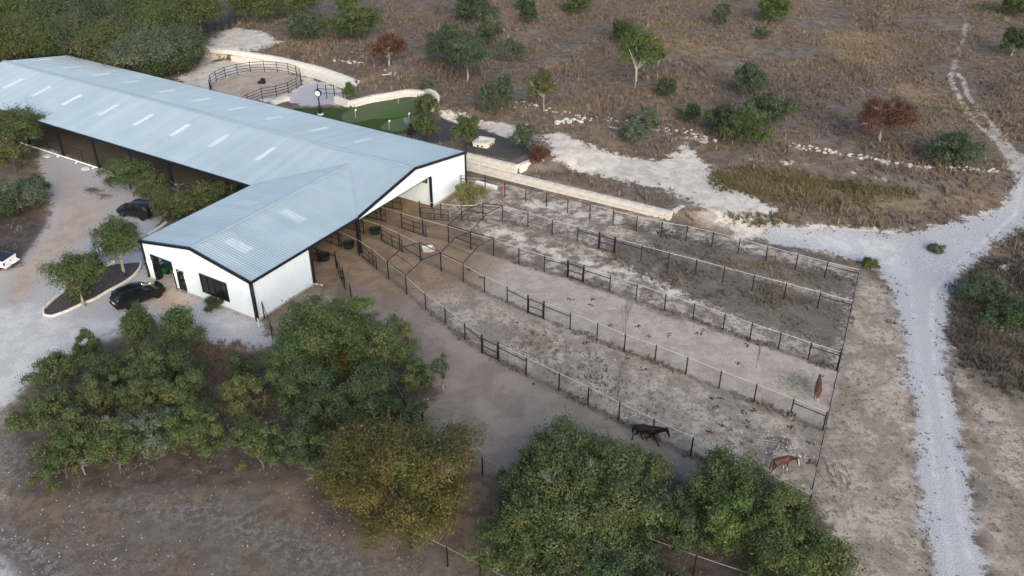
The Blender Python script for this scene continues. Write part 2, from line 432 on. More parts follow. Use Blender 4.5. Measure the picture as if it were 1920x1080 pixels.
ROAD = Poly([(1765, 1110), (1757, 1080), (1730, 980), (1716, 880), (1720, 800), (1702, 700), (1694, 620), (1680, 560), (1650, 512), (1610, 487), (1540, 470), (1480, 462), (1420, 448), (1440, 425), (1520, 432), (1600, 432), (1680, 440), (1770, 424), (1850, 402), (1890, 380), (1905, 340), (1893, 290), (1935, 290), (1935, 420), (1870, 455), (1830, 490), (1793, 520), (1776, 560), (1771, 620), (1776, 700), (1800, 800), (1815, 900), (1832, 1000), (1853, 1080), (1862, 1110)])
DRIVE = Poly([(-120, 800), (-120, 520), (20, 500), (60, 455), (95, 400), (92, 360), (70, 300), (80, 275), (130, 298), (190, 318), (260, 345), (330, 385), (300, 420), (285, 437), (262, 452), (285, 520), (380, 560), (485, 600), (520, 640), (470, 665), (420, 650), (330, 620), (230, 610), (130, 660), (60, 715), (0, 770)])
Z = []   # (zone, shape, softness in metres, strength)
def zone(nm, shape, soft, amt=1.0): Z.append((nm, shape, soft, amt))
# right side
zone('shoulder', Poly([(1610, 500), (1690, 560), (1705, 700), (1722, 800), (1720, 880), (1760, 1080), (1770, 1120), (1480, 1120), (1520, 930)]), 3, 0.95)
zone('shoulder', Poly([(1775, 640), (1830, 720), (1920, 760), (2000, 800), (2000, 1120), (1855, 1110), (1815, 900), (1800, 800)]), 5, 0.85)
zone('shoulder', Poly([(1260, 380), (1340, 370), (1420, 400), (1480, 470), (1600, 490), (1340, 440)]), 3, 0.7)
zone('caliche', Poly([(1670, 590), (1700, 600), (1712, 700), (1722, 800), (1715, 900), (1690, 860), (1690, 760), (1668, 690)]), 3, 0.50)
zone('caliche', Poly([(1775, 640), (1800, 650), (1820, 780), (1840, 900), (1812, 880), (1795, 780)]), 2.5, 0.45)
zone('caliche', Poly([(1330, 395), (1420, 400), (1500, 420), (1600, 425), (1700, 432), (1800, 415), (1890, 370), (1900, 400), (1840, 470), (1760, 500), (1650, 500), (1500, 462), (1380, 448)]), 3, 0.85)
zone('caliche', Poly([(1010, 248), (1060, 250), (1085, 262), (1110, 272), (1150, 290), (1235, 300), (1290, 270), (1330, 310), (1350, 345), (1420, 370), (1460, 400), (1345, 400), (1240, 355), (1110, 328), (1040, 302)]), 3, 0.92)
zone('caliche', Poly([(825, 210), (870, 212), (900, 225), (990, 235), (1010, 262), (960, 266), (900, 243), (835, 226)]), 2.2, 0.85)
zone('caliche', Poly([(1140, 235), (1230, 240), (1335, 265), (1330, 275), (1240, 250), (1140, 243)]), 2, 0.62)
zone('caliche', Poly([(1480, 268), (1600, 288), (1740, 310), (1890, 318), (1890, 326), (1740, 318), (1600, 297), (1480, 277)]), 2, 0.55)
zone('caliche', Poly([(1405, 296), (1470, 300), (1535, 308), (1470, 310), (1410, 304)]), 1.5, 0.6)
zone('caliche', Poly([(1590, 322), (1640, 330), (1680, 342), (1630, 336)]), 1.5, 0.6)
zone('track', Line([(1780, 137), (1787, 160), (1805, 195), (1820, 220), (1850, 247), (1882, 280), (1900, 303), (1908, 330)]), 0.55, 1.0)
zone('track', Line([(1795, 138), (1806, 150), (1815, 180), (1835, 207), (1866, 238), (1906, 290), (1925, 320)]), 0.55, 1.0)
zone('track', Line([(1822, 215), (1846, 232), (1872, 262), (1895, 290), (1912, 325)]), 1.6, 0.7)
zone('track', Line([(1800, 0), (1795, 18), (1812, 40), (1808, 70), (1795, 100), (1786, 137)]), 0.9, 0.50)
zone('caliche', Poly([(1860, 490), (1920, 498), (1930, 515), (1870, 508)]), 1.5, 0.6)
zone('straw', Poly([(1550, 55), (1660, 65), (1720, 100), (1650, 130), (1560, 110)]), 6, 0.9)
zone('straw', Poly([(1640, 140), (1760, 165), (1790, 205), (1700, 200)]), 6, 0.65)
zone('straw', Poly([(1180, 60), (1330, 75), (1400, 100), (1280, 110)]), 6, 0.55)
zone('straw', Poly([(1000, 100), (1120, 110), (1080, 140), (990, 130)]), 6, 0.5)
zone('straw', Poly([(1350, 340), (1450, 370), (1640, 400), (1850, 390), (1880, 350), (1700, 370), (1500, 350)]), 4, 0.75)
zone('straw', Poly([(980, 330), (1100, 350), (1230, 385), (1260, 400), (1100, 372), (990, 345)]), 3, 0.7)
zone('pale', Line([(1792, 1100), (1762, 950), (1748, 850), (1738, 760), (1722, 680), (1716, 600), (1706, 540), (1700, 490), (1640, 455), (1540, 445)]), 0.5, 0.50)
zone('pale', Line([(1830, 1100), (1795, 950), (1782, 850), (1768, 760), (1752, 680), (1746, 600), (1750, 545), (1790, 500), (1860, 440), (1905, 400), (1915, 340)]), 0.5, 0.50)
zone('pale', Poly([(-120, 800), (-120, 600), (60, 570), (140, 600), (230, 605), (230, 625), (120, 665), (50, 720), (0, 765)]), 4, 0.95)
zone('pale', Poly([(230, 600), (330, 610), (460, 640), (500, 600), (380, 570), (300, 590)]), 4, 0.55)
zone('pale', Poly([(1470, 440), (1600, 440), (1680, 455), (1690, 520), (1640, 490), (1540, 465)]), 4, 0.85)
zone('ash', Poly([(150, 935), (330, 925), (470, 945), (560, 985), (700, 1035), (860, 1090), (560, 1090), (400, 1010), (220, 975)]), 5, 0.85)
zone('ash', Poly([(-20, 800), (30, 790), (60, 860), (40, 920), (-20, 900)]), 3, 0.9)
zone('ash', Poly([(380, 1020), (520, 1040), (600, 1100), (380, 1100)]), 4, 0.6)
zone('pale', Poly([(-40, 1030), (10, 1045), (45, 1090), (30, 1120), (-60, 1110)]), 2, 1.0)
zone('ash', Line([(-30, 990), (20, 1015), (70, 1050), (110, 1085)]), 1.4, 0.95)
zone('olive', Poly([(1340, 330), (1400, 318), (1500, 330), (1620, 350), (1700, 360), (1600, 385), (1450, 372), (1350, 350)]), 5, 0.5)
zone('olive', Poly([(1540, 60), (1660, 75), (1720, 100), (1640, 125), (1540, 100)]), 8, 0.45)
zone('olive', Poly([(1370, 405), (1450, 405), (1500, 435), (1430, 440)]), 3, 0.5)
zone('olive', Poly([(880, 320), (960, 308), (985, 330), (880, 318)]), 2, 0.9)
zone('weeds', Poly([(1790, 530), (1830, 500), (1940, 520), (1960, 740), (1880, 720), (1800, 640)]), 4, 0.85)
# paddocks
zone('gray', Poly([(870, 330), (1030, 362), (1290, 425), (1612, 508), (1577, 690), (1410, 640), (1250, 590), (1020, 505), (880, 440), (800, 395)]), 2, 0.95)
zone('caliche', Poly([(900, 395), (960, 420), (1080, 470), (1240, 505), (1330, 560), (1300, 580), (1150, 530), (1030, 490), (900, 445)]), 5, 0.52)
zone('caliche', Poly([(900, 365), (1040, 372), (1250, 425), (1440, 462), (1440, 480), (1250, 440), (1100, 415), (960, 392)]), 3, 0.50)
zone('weeds', Poly([(1130, 440), (1250, 470), (1420, 520), (1590, 570), (1570, 660), (1400, 600), (1280, 550), (1150, 490)]), 3.5, 0.88)
zone('weeds', Poly([(1150, 410), (1240, 430), (1400, 470), (1600, 520), (1600, 560), (1420, 520), (1230, 470)]), 3, 0.80)
zone('weeds', Poly([(985, 400), (1100, 440), (1080, 480), (960, 440)]), 4, 0.45)
zone('weeds', Poly([(800, 385), (900, 392), (900, 440), (820, 430)]), 4, 0.5)
zone('sand', Poly([(720, 430), (800, 440), (1020, 505), (1250, 590), (1578, 690), (1550, 805), (1420, 760), (1230, 690), (1020, 610), (870, 530), (720, 470)]), 2, 0.95)
zone('shoulder', Poly([(730, 520), (800, 500), (870, 530), (1020, 610), (1230, 690), (1550, 805), (1524, 960), (1380, 890), (1160, 790), (990, 705), (870, 635), (770, 560)]), 2, 0.9)
zone('weeds', Poly([(960, 600), (1100, 650), (1200, 720), (1180, 780), (1000, 690), (900, 630)]), 4, 0.36)
zone('weeds', Poly([(1180, 720), (1420, 810), (1500, 870), (1420, 860), (1200, 790)]), 4, 0.34)
zone('olive', Poly([(1450, 690), (1520, 700), (1540, 740), (1500, 745), (1450, 720)]), 2.5, 0.42)
zone('mulch', Poly([(1420, 808), (1500, 815), (1490, 858), (1425, 858)]), 1.2, 0.5)
zone('mulch', Poly([(1168, 768), (1205, 768), (1212, 790), (1175, 788)]), 1.2, 0.42)
zone('aisle', Poly([(640, 520), (730, 510), (870, 635), (990, 705), (1160, 790), (1380, 890), (1540, 965), (1480, 1100), (1150, 1010), (940, 900), (800, 800), (700, 640)]), 2, 0.98)
zone('aisle', Poly([(590, 535), (660, 560), (720, 690), (640, 640), (530, 650), (490, 605)]), 2, 0.7)
zone('footing', Poly([(600, 360), (690, 350), (800, 372), (880, 440), (960, 480), (900, 540), (800, 560), (720, 570), (600, 535), (470, 450)]), 6, 0.80)
# barn floor
class UVRect:
    def __init__(s, u0, u1, v0, v1): s.q = (u0, u1, v0, v1)
    def sd(s, x, y):
        u, v = to_uv(x, y); q = s.q
        dx = np.abs(u - (q[0] + q[1]) / 2) - (q[1] - q[0]) / 2; dy = np.abs(v - (q[2] + q[3]) / 2) - (q[3] - q[2]) / 2
        return np.maximum(dx, dy)
zone('footing', UVRect(-BG, 1.0, 0, BW - 0.6), 0.6, 1.3)
zone('weeds', UVRect(-BM, -BG, 0, BW - 0.6), 0.6, 1.3)  # arena floor coloured darker than the stall footing; nothing grows here
zone('footing', UVRect(-BG, 1.0, BW - 1, BW + BL - 7.7), 0.6, 1.3)
# left side
zone('warm', Poly([(60, 290), (150, 320), (250, 375), (215, 420), (140, 430), (85, 370)]), 5, 0.62)
zone('litter', Poly([(150, 345), (210, 350), (215, 372), (185, 378), (150, 358)]), 2, 0.5)
zone('warm', Poly([(250, 545), (290, 525), (370, 560), (340, 600), (270, 570)]), 3, 0.9)  # ground coloured warm here as painted glow of the wall lamps
zone('warm', Poly([(110, 340), (200, 400), (180, 440), (110, 500), (0, 620), (0, 540), (70, 450), (110, 400)]), 5, 0.95)
zone('warm', Poly([(560, 545), (610, 535), (640, 580), (580, 620)]), 4, 0.55)
zone('warm', Poly([(400, 640), (500, 640), (500, 670), (420, 670)]), 4, 0.45)
zone('litter', Poly([(-200, 300), (0, 330), (80, 400), (95, 420), (70, 455), (40, 500), (-100, 520)]), 3, 0.8)
zone('litter', Poly([(20, 800), (60, 730), (160, 660), (250, 640), (380, 650), (430, 662), (525, 655), (560, 620), (700, 590), (800, 700), (830, 740), (760, 770), (700, 800), (720, 1000), (600, 1000), (560, 900), (400, 920), (200, 930), (40, 930)]), 3, 0.95)
zone('litter', Poly([(930, 900), (1100, 820), (1200, 840), (1290, 900), (1400, 870), (1540, 940), (1600, 1120), (900, 1120), (905, 1000)]), 3, 0.95)
zone('gray', Poly([(-60, 920), (60, 905), (250, 930), (600, 960), (800, 1020), (950, 1090), (950, 1150), (-80, 1150)]), 5, 0.34)
zone('litter', Poly([(-100, 900), (600, 940), (960, 1090), (960, 1160), (-100, 1160)]), 6, 0.46)  # litter tone also darkens this corner, lens vignette put into the colour
zone('litter', Poly([(-60, 950), (100, 930), (380, 940), (600, 960), (560, 990), (300, 975), (60, 1010), (-50, 1020)]), 6, 0.55)
zone('litter', Poly([(40, 1000), (250, 1010), (330, 1110), (100, 1110)]), 6, 0.5)
zone('litter', Poly([(640, 980), (860, 1040), (900, 1100), (700, 1080)]), 5, 0.5)
zone('gray', Poly([(-30, 780), (40, 770), (60, 850), (20, 960), (-60, 960)]), 3, 0.6)
zone('caliche', Poly([(-40, 1000), (0, 1010), (40, 1050), (80, 1090), (50, 1110), (-40, 1060)]), 3, 0.5)
zone('litter', Poly([(0, 0), (380, -20), (560, -20), (420, 60), (360, 140), (240, 150), (170, 130), (0, 130), (-200, 130), (-200, 0)]), 6, 0.85)
zone('caliche', Poly([(395, 62), (440, 52), (500, 60), (528, 80), (480, 98), (430, 100), (400, 112), (380, 140), (400, 170), (350, 165), (330, 150), (375, 110)]), 3, 0.95)
zone('caliche', Poly([(380, 120), (430, 110), (540, 130), (640, 165), (660, 180), (600, 190), (560, 195), (470, 195), (370, 185)]), 2.5, 0.85)
zone('gravel', Poly([(560, 165), (600, 150), (650, 172), (650, 195), (600, 200), (560, 200), (540, 190)]), 2, 0.7)
zone('gravel', ROAD, 2.4, 1.0)
zone('gravel', DRIVE, 2.5, 0.95)
zone('gravel', Poly([(-60, 1035), (0, 1040), (30, 1090), (-20, 1130)]), 2, 0.9)
PEN_C = at(481, 160)
class Disc:
    def __init__(s, c, r): s.c = c; s.r = r
    def sd(s, x, y): return np.hypot(x - s.c.x, y - s.c.y) - s.r
PEN_R = 6.9
zone('sand', Disc(PEN_C, PEN_R), 1, 1.3)
zone('warm', Disc(PEN_C, PEN_R - .5), 1.5, 0.5)
zone('mulch', Poly([(860, 292), (880, 258), (840, 225), (870, 232), (960, 262), (1000, 285), (960, 300), (900, 288), (868, 300)]), 1.5, 0.95)
zone('mulch', Poly([(770, 240), (830, 222), (858, 238), (840, 265), (800, 270)]), 1.2, 1.0)
STRIP = [(265, 492), (263, 505), (247, 522), (228, 534), (200, 548), (178, 562), (160, 568), (125, 585), (95, 595), (80, 591), (82, 580), (105, 558), (128, 541), (150, 520), (185, 505), (220, 495)]
zone('mulch', Poly(STRIP), 0.5, 1.2)
FENCES_PX = {}
def zones(x, y):
    out = {k: np.zeros(x.shape) for k in ZONES}
    for nm, sh, soft, amt in Z:
        if isinstance(sh, Line): w = np.clip(1.15 - sh.sd(x, y) / soft, 0, 1)
        else: w = np.clip(0.5 - sh.sd(x, y) / soft, 0, 1)
        if nm == 'gravel' or amt > 1.05:
            for k in ZONES:
                if k != nm and amt > 1.05: out[k] *= (1 - np.clip(w * 2 - 0.5, 0, 1))
        out[nm] = np.maximum(out[nm], w * min(amt, 1.0))
    # the drive and road lie over the litter; the green strip too
    return out

F_TOPS = {
 'F0': [(864, 329), (909.5, 333), (946.5, 342), (986, 352.5), (1025, 361.7), (1065, 372.5), (1107, 383.5), (1151, 395), (1195, 406.5), (1242, 416.5), (1289, 424), (1338, 435), (1388, 447.5), (1440, 462), (1496.5, 477), (1552.5, 491.5), (1612.5, 506)],
 'F1': [(786, 376.7), (826, 382), (865, 386), (905, 384), (942, 387), (990, 398), (1036, 412.5), (1084, 425.5), (1124, 437.7), (1154, 446.5), (1204, 460.5), (1255, 474), (1307, 487), (1359, 501), (1415, 516), (1475, 531), (1539, 548), (1600, 565)],
 'F2': [(676, 377), (713, 388), (752, 399), (792, 411.5), (840, 424), (882, 437), (925.5, 449), (973, 465), (1021, 480), (1065, 490), (1095, 500), (1145, 516), (1195, 533), (1249, 551.5), (1303, 569), (1360, 588), (1411, 606.5), (1465, 624), (1522, 643), (1577, 660)],
 'F3': [(680, 412), (713, 421.7), (748, 438), (786.7, 457), (825.7, 475.5), (868, 496), (908, 518), (951, 536.7), (990, 556), (1020, 567), (1070, 586.7), (1121, 606), (1173, 627), (1231, 647.5), (1290, 670), (1353, 695.5), (1419.5, 720.5), (1489, 748), (1551, 773)],
 'F4': [(633, 433), (671, 450), (697, 466.7), (726, 491), (760, 518.5), (796.7, 550), (834, 577), (871, 605), (903, 630), (934, 644.5), (987, 670), (1049, 700), (1104, 726), (1162.5, 755), (1227, 786), (1300, 820.5), (1376, 857.5), (1450, 893), (1522, 928)],
 'F5': [(593, 462), (628, 474), (641.7, 500), (655, 530), (670, 562), (687, 597), (706, 640), (730, 697), (757, 749), (792, 776), (845, 821), (904, 856), (955, 886), (1020, 921), (1090, 955), (1155, 982), (1220, 1010), (1306, 1042), (1405, 1075), (1500, 1103)],
 'F6': [(490.5, 566), (506, 605), (522.5, 645), (538, 688)],
 'F7': [(700, 948), (769, 993), (837.5, 1026), (900, 1059), (975, 1095)],
}
FH = 1.85
F_PTS = {k: [at(px, py, FH) for px, py in v] for k, v in F_TOPS.items()}
class WLine(Line):
    def __init__(s, pts): s.p = np.array([(q.x, q.y) for q in pts])
for k in ('F1', 'F2', 'F3', 'F4'): zone('weeds', WLine(F_PTS[k]), 0.75, 0.62)

# ------------------------------------------------------------------ the terrain sheet
def make_ground():
    ys = 21 * np.exp(np.linspace(0, math.log(235 / 21), 540))
    ys = np.r_[[-400, -150, -50, 0, 14], ys, 235 * np.exp(np.linspace(0.02, math.log(3500 / 235), 26))]
    sc = np.linspace(-1.12, 1.12, 400)
    so = 1.12 * np.exp(np.linspace(0.04, 3.2, 24))
    ss = np.r_[-so[::-1], sc, so]
    wy = 0.60 * np.abs(np.clip(ys, 10, None)) + 9
    X = ss[None, :] * wy[:, None]; Y = np.repeat(ys[:, None], len(ss), 1)
    zz = zones(X.ravel(), Y.ravel())
    Zt = terrain(X, Y)
    u, v = to_uv(X, Y)
    V = np.c_[X.ravel(), Y.ravel(), Zt.ravel()]
    ny, nx = X.shape
    idx = np.arange(ny * nx).reshape(ny, nx)
    F = np.stack([idx[:-1, :-1], idx[:-1, 1:], idx[1:, 1:], idx[1:, :-1]], -1).reshape(-1, 4)
    A = [np.stack([zz[k] for k in ZONES[i * 4:i * 4 + 4]], -1) for i in range(4)]
    # split the one sheet into pieces of the setting
    cx, cy = V[F].mean(1)[:, 0], V[F].mean(1)[:, 1]
    uu, vv = to_uv(cx, cy)
    lab = np.zeros(len(F), int)
    pad = Poly([(790, 380), (870, 330), (1030, 362), (1290, 425), (1612, 508), (1577, 690), (1524, 960), (1380, 890), (1160, 790), (990, 705), (870, 635), (770, 560), (700, 480)])
    ail = Poly([(640, 520), (700, 480), (770, 560), (870, 635), (990, 705), (1160, 790), (1380, 890), (1524, 960), (1480, 1100), (1150, 1010), (940, 900), (800, 800), (700, 640)])
    lab[pad.sd(cx, cy) < 0] = 3
    lab[(ail.sd(cx, cy) < 0) & (lab == 0)] = 5
    lab[DRIVE.sd(cx, cy) < 0] = 2
    lab[ROAD.sd(cx, cy) < 0] = 1
    lab[(uu > -BM) & (uu < 0) & (vv > 0) & (vv < BW)] = 4
    lab[(uu > -BG) & (uu < 0) & (vv >= BW) & (vv < BW + BL - 7.6)] = 4
    lab[np.hypot(cx - PEN_C.x, cy - PEN_C.y) < PEN_R] = 6
    for k, nm in enumerate(('ground', 'gravel_road', 'gravel_drive', 'paddock_ground', 'barn_floor', 'dirt_aisle', 'round_pen_sand')):
        f = F[lab == k]; use, inv = np.unique(f, return_inverse=True)
        me = np_mesh(nm, V[use], inv.reshape(-1, 4), M['ground'], smooth=True,
                     attrs={'zoneA': A[0][use], 'zoneB': A[1][use], 'zoneC': A[2][use], 'zoneD': A[3][use]})
        tag(link(nm, me), kind='structure')
make_ground()
TREES = []
# ------------------------------------------------------------------ the barn
BARN = thing('barn', 'long white metal horse barn with pale blue gray ribbed roof and a gabled wing', 'barn', (ORG[0], ORG[1], 0), AL)
def B(u, v, z): return Vector((u, -v, z))
def ribbed(P0, A, U, N, length, rng_fn, pitch=0.305, depth=0.05, mb=None, duo=None):
    """ribbed metal sheet: ribs run along U; rng_fn(s) gives the spans to cover"""
    mb = mb or MB(); P0, A, U, N = Vector(P0), Vector(A), Vector(U), Vector(N)
    prof = [(0.0, 0.0), (0.58, 0.0), (0.62, -.8), (0.67, 1.0), (0.84, 1.0), (0.91, 0.0), (1.0, 0.0)] if depth > .03 else [(0.0, 0.0), (0.60, 0.0), (0.70, 1.0), (0.84, 1.0), (0.94, 0.0), (1.0, 0.0)]
    n = max(1, int(round(length / pitch))); pw = length / n
    for i in range(n):
        for (a, da), (b, db) in zip(prof[:-1], prof[1:]):
            s0, s1 = (i + a) * pw, (i + b) * pw
            r0, r1 = rng_fn(s0), rng_fn(s1)
            rm = rng_fn((s0 + s1) / 2)
            for j in range(len(rm)):
                l0, h0 = r0[j] if len(r0) == len(rm) else rm[j]
                l1, h1 = r1[j] if len(r1) == len(rm) else rm[j]
                if h0 - l0 < 1e-3 and h1 - l1 < 1e-3: continue
                V = [P0 + A * s0 + U * l0 + N * (da * depth), P0 + A * s1 + U * l1 + N * (db * depth),
                     P0 + A * s1 + U * h1 + N * (db * depth), P0 + A * s0 + U * h0 + N * (da * depth)]
                mb.add(V, [(0, 1, 2, 3)])
    return mb
KM = (HR - HE) / (BW / 2); KG = (HG - HE) / (BG / 2)
OV = 0.12                                             # roof overhang
Xu, Yv, Zz = Vector((1, 0, 0)), Vector((0, -1, 0)), Vector((0, 0, 1))
RT = 0.10                                             # roof stands this much above the wall line
# main roof, far slope (v 0..BW/2): ribs run from eave to ridge
dF = Vector((0, -(BW / 2), HR - HE)); LF = dF.length; dF.normalize(); nF = Xu.cross(dF); nF = nF if nF.z > 0 else -nF
ribbed(B(-BM, 0, HE + RT) - dF * OV, Xu, dF, nF, BM + OV, lambda s: [(0, LF + OV)]).build('roof_slope', M['roof'], BARN)
# main roof, near slope, cut along the two valleys of the wing
dN = Vector((0, (BW / 2), HR - HE)); dN.normalize(); nN = Xu.cross(dN); nN = nN if nN.z > 0 else -nN
VR = BW / 2 + (HR - HG) / KM                          # v where the wing's ridge dies into the slope
def near_rng(s):
    u = -BM + s
    if u <= -BG or u > 0: vb = BW + OV if u <= -BG else BW
    else:
        k = 1 - abs(u + BG / 2) / (BG / 2)
        vb = BW - k * (BW - VR)
    l = (BW + OV - vb) / (BW / 2) * LF
    return [(max(l, 0), LF + OV)]
ribbed(B(-BM, BW + OV, HE + RT - OV * KM), Xu, dN, nN, BM + OV, near_rng).build('roof_slope', M['roof'], BARN)
# wing slopes
LG = math.hypot(BG / 2, HG - HE)
for sgn in (1, -1):
    ue = 0 if sgn > 0 else -BG
    d = Vector((-sgn * BG / 2, 0, HG - HE)).normalized(); nn = Yv.cross(d); nn = nn if nn.z > 0 else -nn
    v0 = VR
    def rg(s, v0=v0):
        v = v0 + s
        if v >= BW: return [(-OV, LG)]
        return [(LG * (BW - v) / (BW - VR), LG)]
    ribbed(B(ue, v0, HE + RT + 0.012), Yv, d, nn, BW + BL + OV - v0, rg).build('roof_slope', M['roof_wing'], BARN)
# ridge caps and valley flashing
def vcap(a, b, side, w, drop, name):
    mb = MB(); a, b = Vector(a), Vector(b); sd_ = Vector(side)
    P = []
    for q in (a, b): P += [q - sd_ * w - Zz * drop, q - sd_ * 0.05, q + sd_ * 0.05, q + sd_ * w - Zz * drop]
    mb.add(P, [(0, 1, 5, 4), (1, 2, 6, 5), (2, 3, 7, 6)]); return mb.build(name, M['roof_flash'], BARN)
vcap(B(-BM, BW / 2, HR + RT + 0.07), B(OV, BW / 2, HR + RT + 0.07), (0, 1, 0), 0.36, 0.36 * KM, 'ridge_cap')
vcap(B(-BG / 2, VR + 0.1, HG + RT + 0.075), B(-BG / 2, BW + BL + OV, HG + RT + 0.075), (1, 0, 0), 0.30, 0.30 * KG, 'ridge_cap')
for ue in (0, -BG):
    a, b = B(-BG / 2, VR, HG + RT + 0.055), B(ue, BW, HE + RT + 0.055)
    dd = (b - a).normalized(); sd_ = Vector((0, 1, 0)) ; sw = Vector((1 if ue == 0 else -1, 0, 0))
    mb = MB()
    mb.add([a, b, b + sd_ * 0.25 + Zz * (0.25 * KM), a + sd_ * 0.25 + Zz * (0.25 * KM)], [(0, 1, 2, 3)])
    mb.add([a, b, b - sw * 0.16 + Zz * (0.16 * KG), a - sw * 0.16 + Zz * (0.16 * KG)], [(0, 1, 2, 3)])
    mb.build('valley_flashing', M['roof_flash'], BARN)
# skylight panels, each a piece of its own
def skylight(c0, A, U, N, w, l, mat='skylight'):
    mb = MB(); c0, A, U, N = Vector(c0), Vector(A), Vector(U), Vector(N)
    for k in range(3):
        a0, a1 = k * w / 3, (k + 1) * w / 3
        am, an = a0 + (a1 - a0) * 0.62, a0 + (a1 - a0) * 0.75
        for (p, hp), (q, hq) in (((a0, 0.04), (am, 0.04)), ((am, 0.04), (an, 0.075)), ((an, 0.075), (a1, 0.04))):
            mb.add([c0 + A * p + N * hp, c0 + A * q + N * hq, c0 + A * q + N * hq + U * l, c0 + A * p + N * hp + U * l], [(0, 1, 2, 3)])
    return mb.build('skylight', M[mat], BARN)
for u in (-75.3, -68.55, -61.85, -55.05, -47.3, -40.3, -33.35, -26.4, -18.55):
    skylight(B(u - 0.4, 16.15, HE + RT + KM * (BW - 16.15)), Xu, dN, nN, 0.8, 3.15)
for u in (-75.75, -68.35, -61.4, -54.85, -46.95, -40.05, -33.3, -26.4, -18.6, -11.5):
    skylight(B(u - 0.4, 3.75, HE + RT + KM * 3.75), Xu, dF, nF, 0.8, 3.1)
for sgn, uu, v in ((1, -3.2, 24.15), (1, -3.2, 31.5), (-1, -12.3, 24.3)):
    d = Vector((-sgn * BG / 2, 0, HG - HE)).normalized(); nn = Yv.cross(d); nn = nn if nn.z > 0 else -nn
    zz = HE + RT + KG * (-uu if sgn > 0 else uu + BG)
    skylight(B(uu, v, zz + 0.012), Yv, d, nn, 1.15, 2.85, 'skylight_wing')
# walls -------------------------------------------------------------
V1, V2, V3 = 7.2, BW, BW + BL - 7.65                # gable wall ends, wing post, wing wall start
VE = BW + BL
def roof_main(v): return HE + KM * min(v, BW - v)
def roof_wing(u): return HE + KG * min(-u, u + BG)
WM = M['white_metal']
# gable end: closed part and the header above the opening
ribbed(B(0, 0, 0), Yv, Zz, Xu, V1, depth=0.022, rng_fn=lambda s: [(0.12, roof_main(s))]).build('wall', WM, BARN)
ribbed(B(0, V1, 0), Yv, Zz, Xu, BW - V1, depth=0.022, rng_fn=lambda s: [(3.92, max(3.93, roof_main(V1 + s)))]).build('wall', WM, BARN)
# far long wall and left end
ribbed(B(-BM, 0, 0), Xu, Zz, -Yv, BM, depth=0.022, rng_fn=lambda s: [(0.12, HE)]).build('wall', WM, BARN)
ribbed(B(-BM, 0, 0), Yv, Zz, -Xu, BW, depth=0.022, rng_fn=lambda s: [(0.12 if not 6 < s < 14 else 3.9, roof_main(s))]).build('wall', WM, BARN)
# room behind the gable end
ribbed(B(-0.15, V1, 0), -Xu, Zz, Yv, 11.0, depth=0.022, rng_fn=lambda s: [(0.1, 4.9)]).build('wall', WM, BARN)
# wing: right wall, front gable with openings, left wall
ribbed(B(0, V3, 0), Yv, Zz, Xu, VE - V3, depth=0.022, rng_fn=lambda s: [(0.12, HE)]).build('wall', WM, BARN)
ribbed(B(-BG, BW, 0), Yv, Zz, -Xu, BL, depth=0.022, rng_fn=lambda s: [(0.12, HE)]).build('wall', WM, BARN)
GD = (-14.02, -11.10, 0.05, 3.0); MD = (-10.50, -9.60, 0.12, 2.38); WD = (-7.05, -3.48, 0.98, 2.98)
def front_rng(s):
    u = -BG + s; top = roof_wing(u); cuts = []
    for a, b, z0, z1 in (GD, MD, WD):
        if a < u < b: cuts.append((z0, z1))
    spans = []; z = 0.12
    for z0, z1 in cuts:
        if z0 > z + 0.02: spans.append((z, z0))
        z = z1
    spans.append((z, top)); return spans
ribbed(B(-BG, VE, 0), Xu, Zz, Yv, BG, depth=0.022, rng_fn=front_rng, pitch=0.152).build('wall', WM, BARN)
# inside partitions of the wing (white store room behind the front)
ribbed(B(-BG + 0.1, VE - 7.5, 0), Xu, Zz, Yv, BG - 0.2, depth=0.022, rng_fn=lambda s: [(0.1, roof_wing(-BG + 0.1 + s) - 0.1)]).build('inner_wall', WM, BARN)
ribbed(B(-0.12, V3, 0), -Xu, Zz, -Yv, BG - 0.3, depth=0.022, rng_fn=lambda s: [(0.1, HE)]).build('inner_wall', WM, BARN)
mb = MB(); mb.box(B(-10.9, VE - 7.4, 0) , B(-10.8, VE - 0.15, 3.2)); mb.build('inner_wall', WM, BARN)
# slab and base strip
mb = MB(); mb.box(B(-BG + .05, VE - 0.02, -0.3), B(-0.05, V3 + 0.05, 0.045)); mb.build('floor_slab', M['concrete'], BARN)
for a, b in ((B(0.10, V3, 0), B(0.10, VE + 0.1, 0)), (B(0.10, 0, 0), B(0.10, V1, 0)), (B(-BG, VE + 0.10, 0), B(-14.1, VE + 0.10, 0)), (B(-9.5, VE + 0.1, 0), B(0.0, VE + 0.10, 0))):
    MB().beam(a + Zz * 0.04, b + Zz * 0.04, 0.18, 0.2).build('foundation', M['concrete'], BARN)
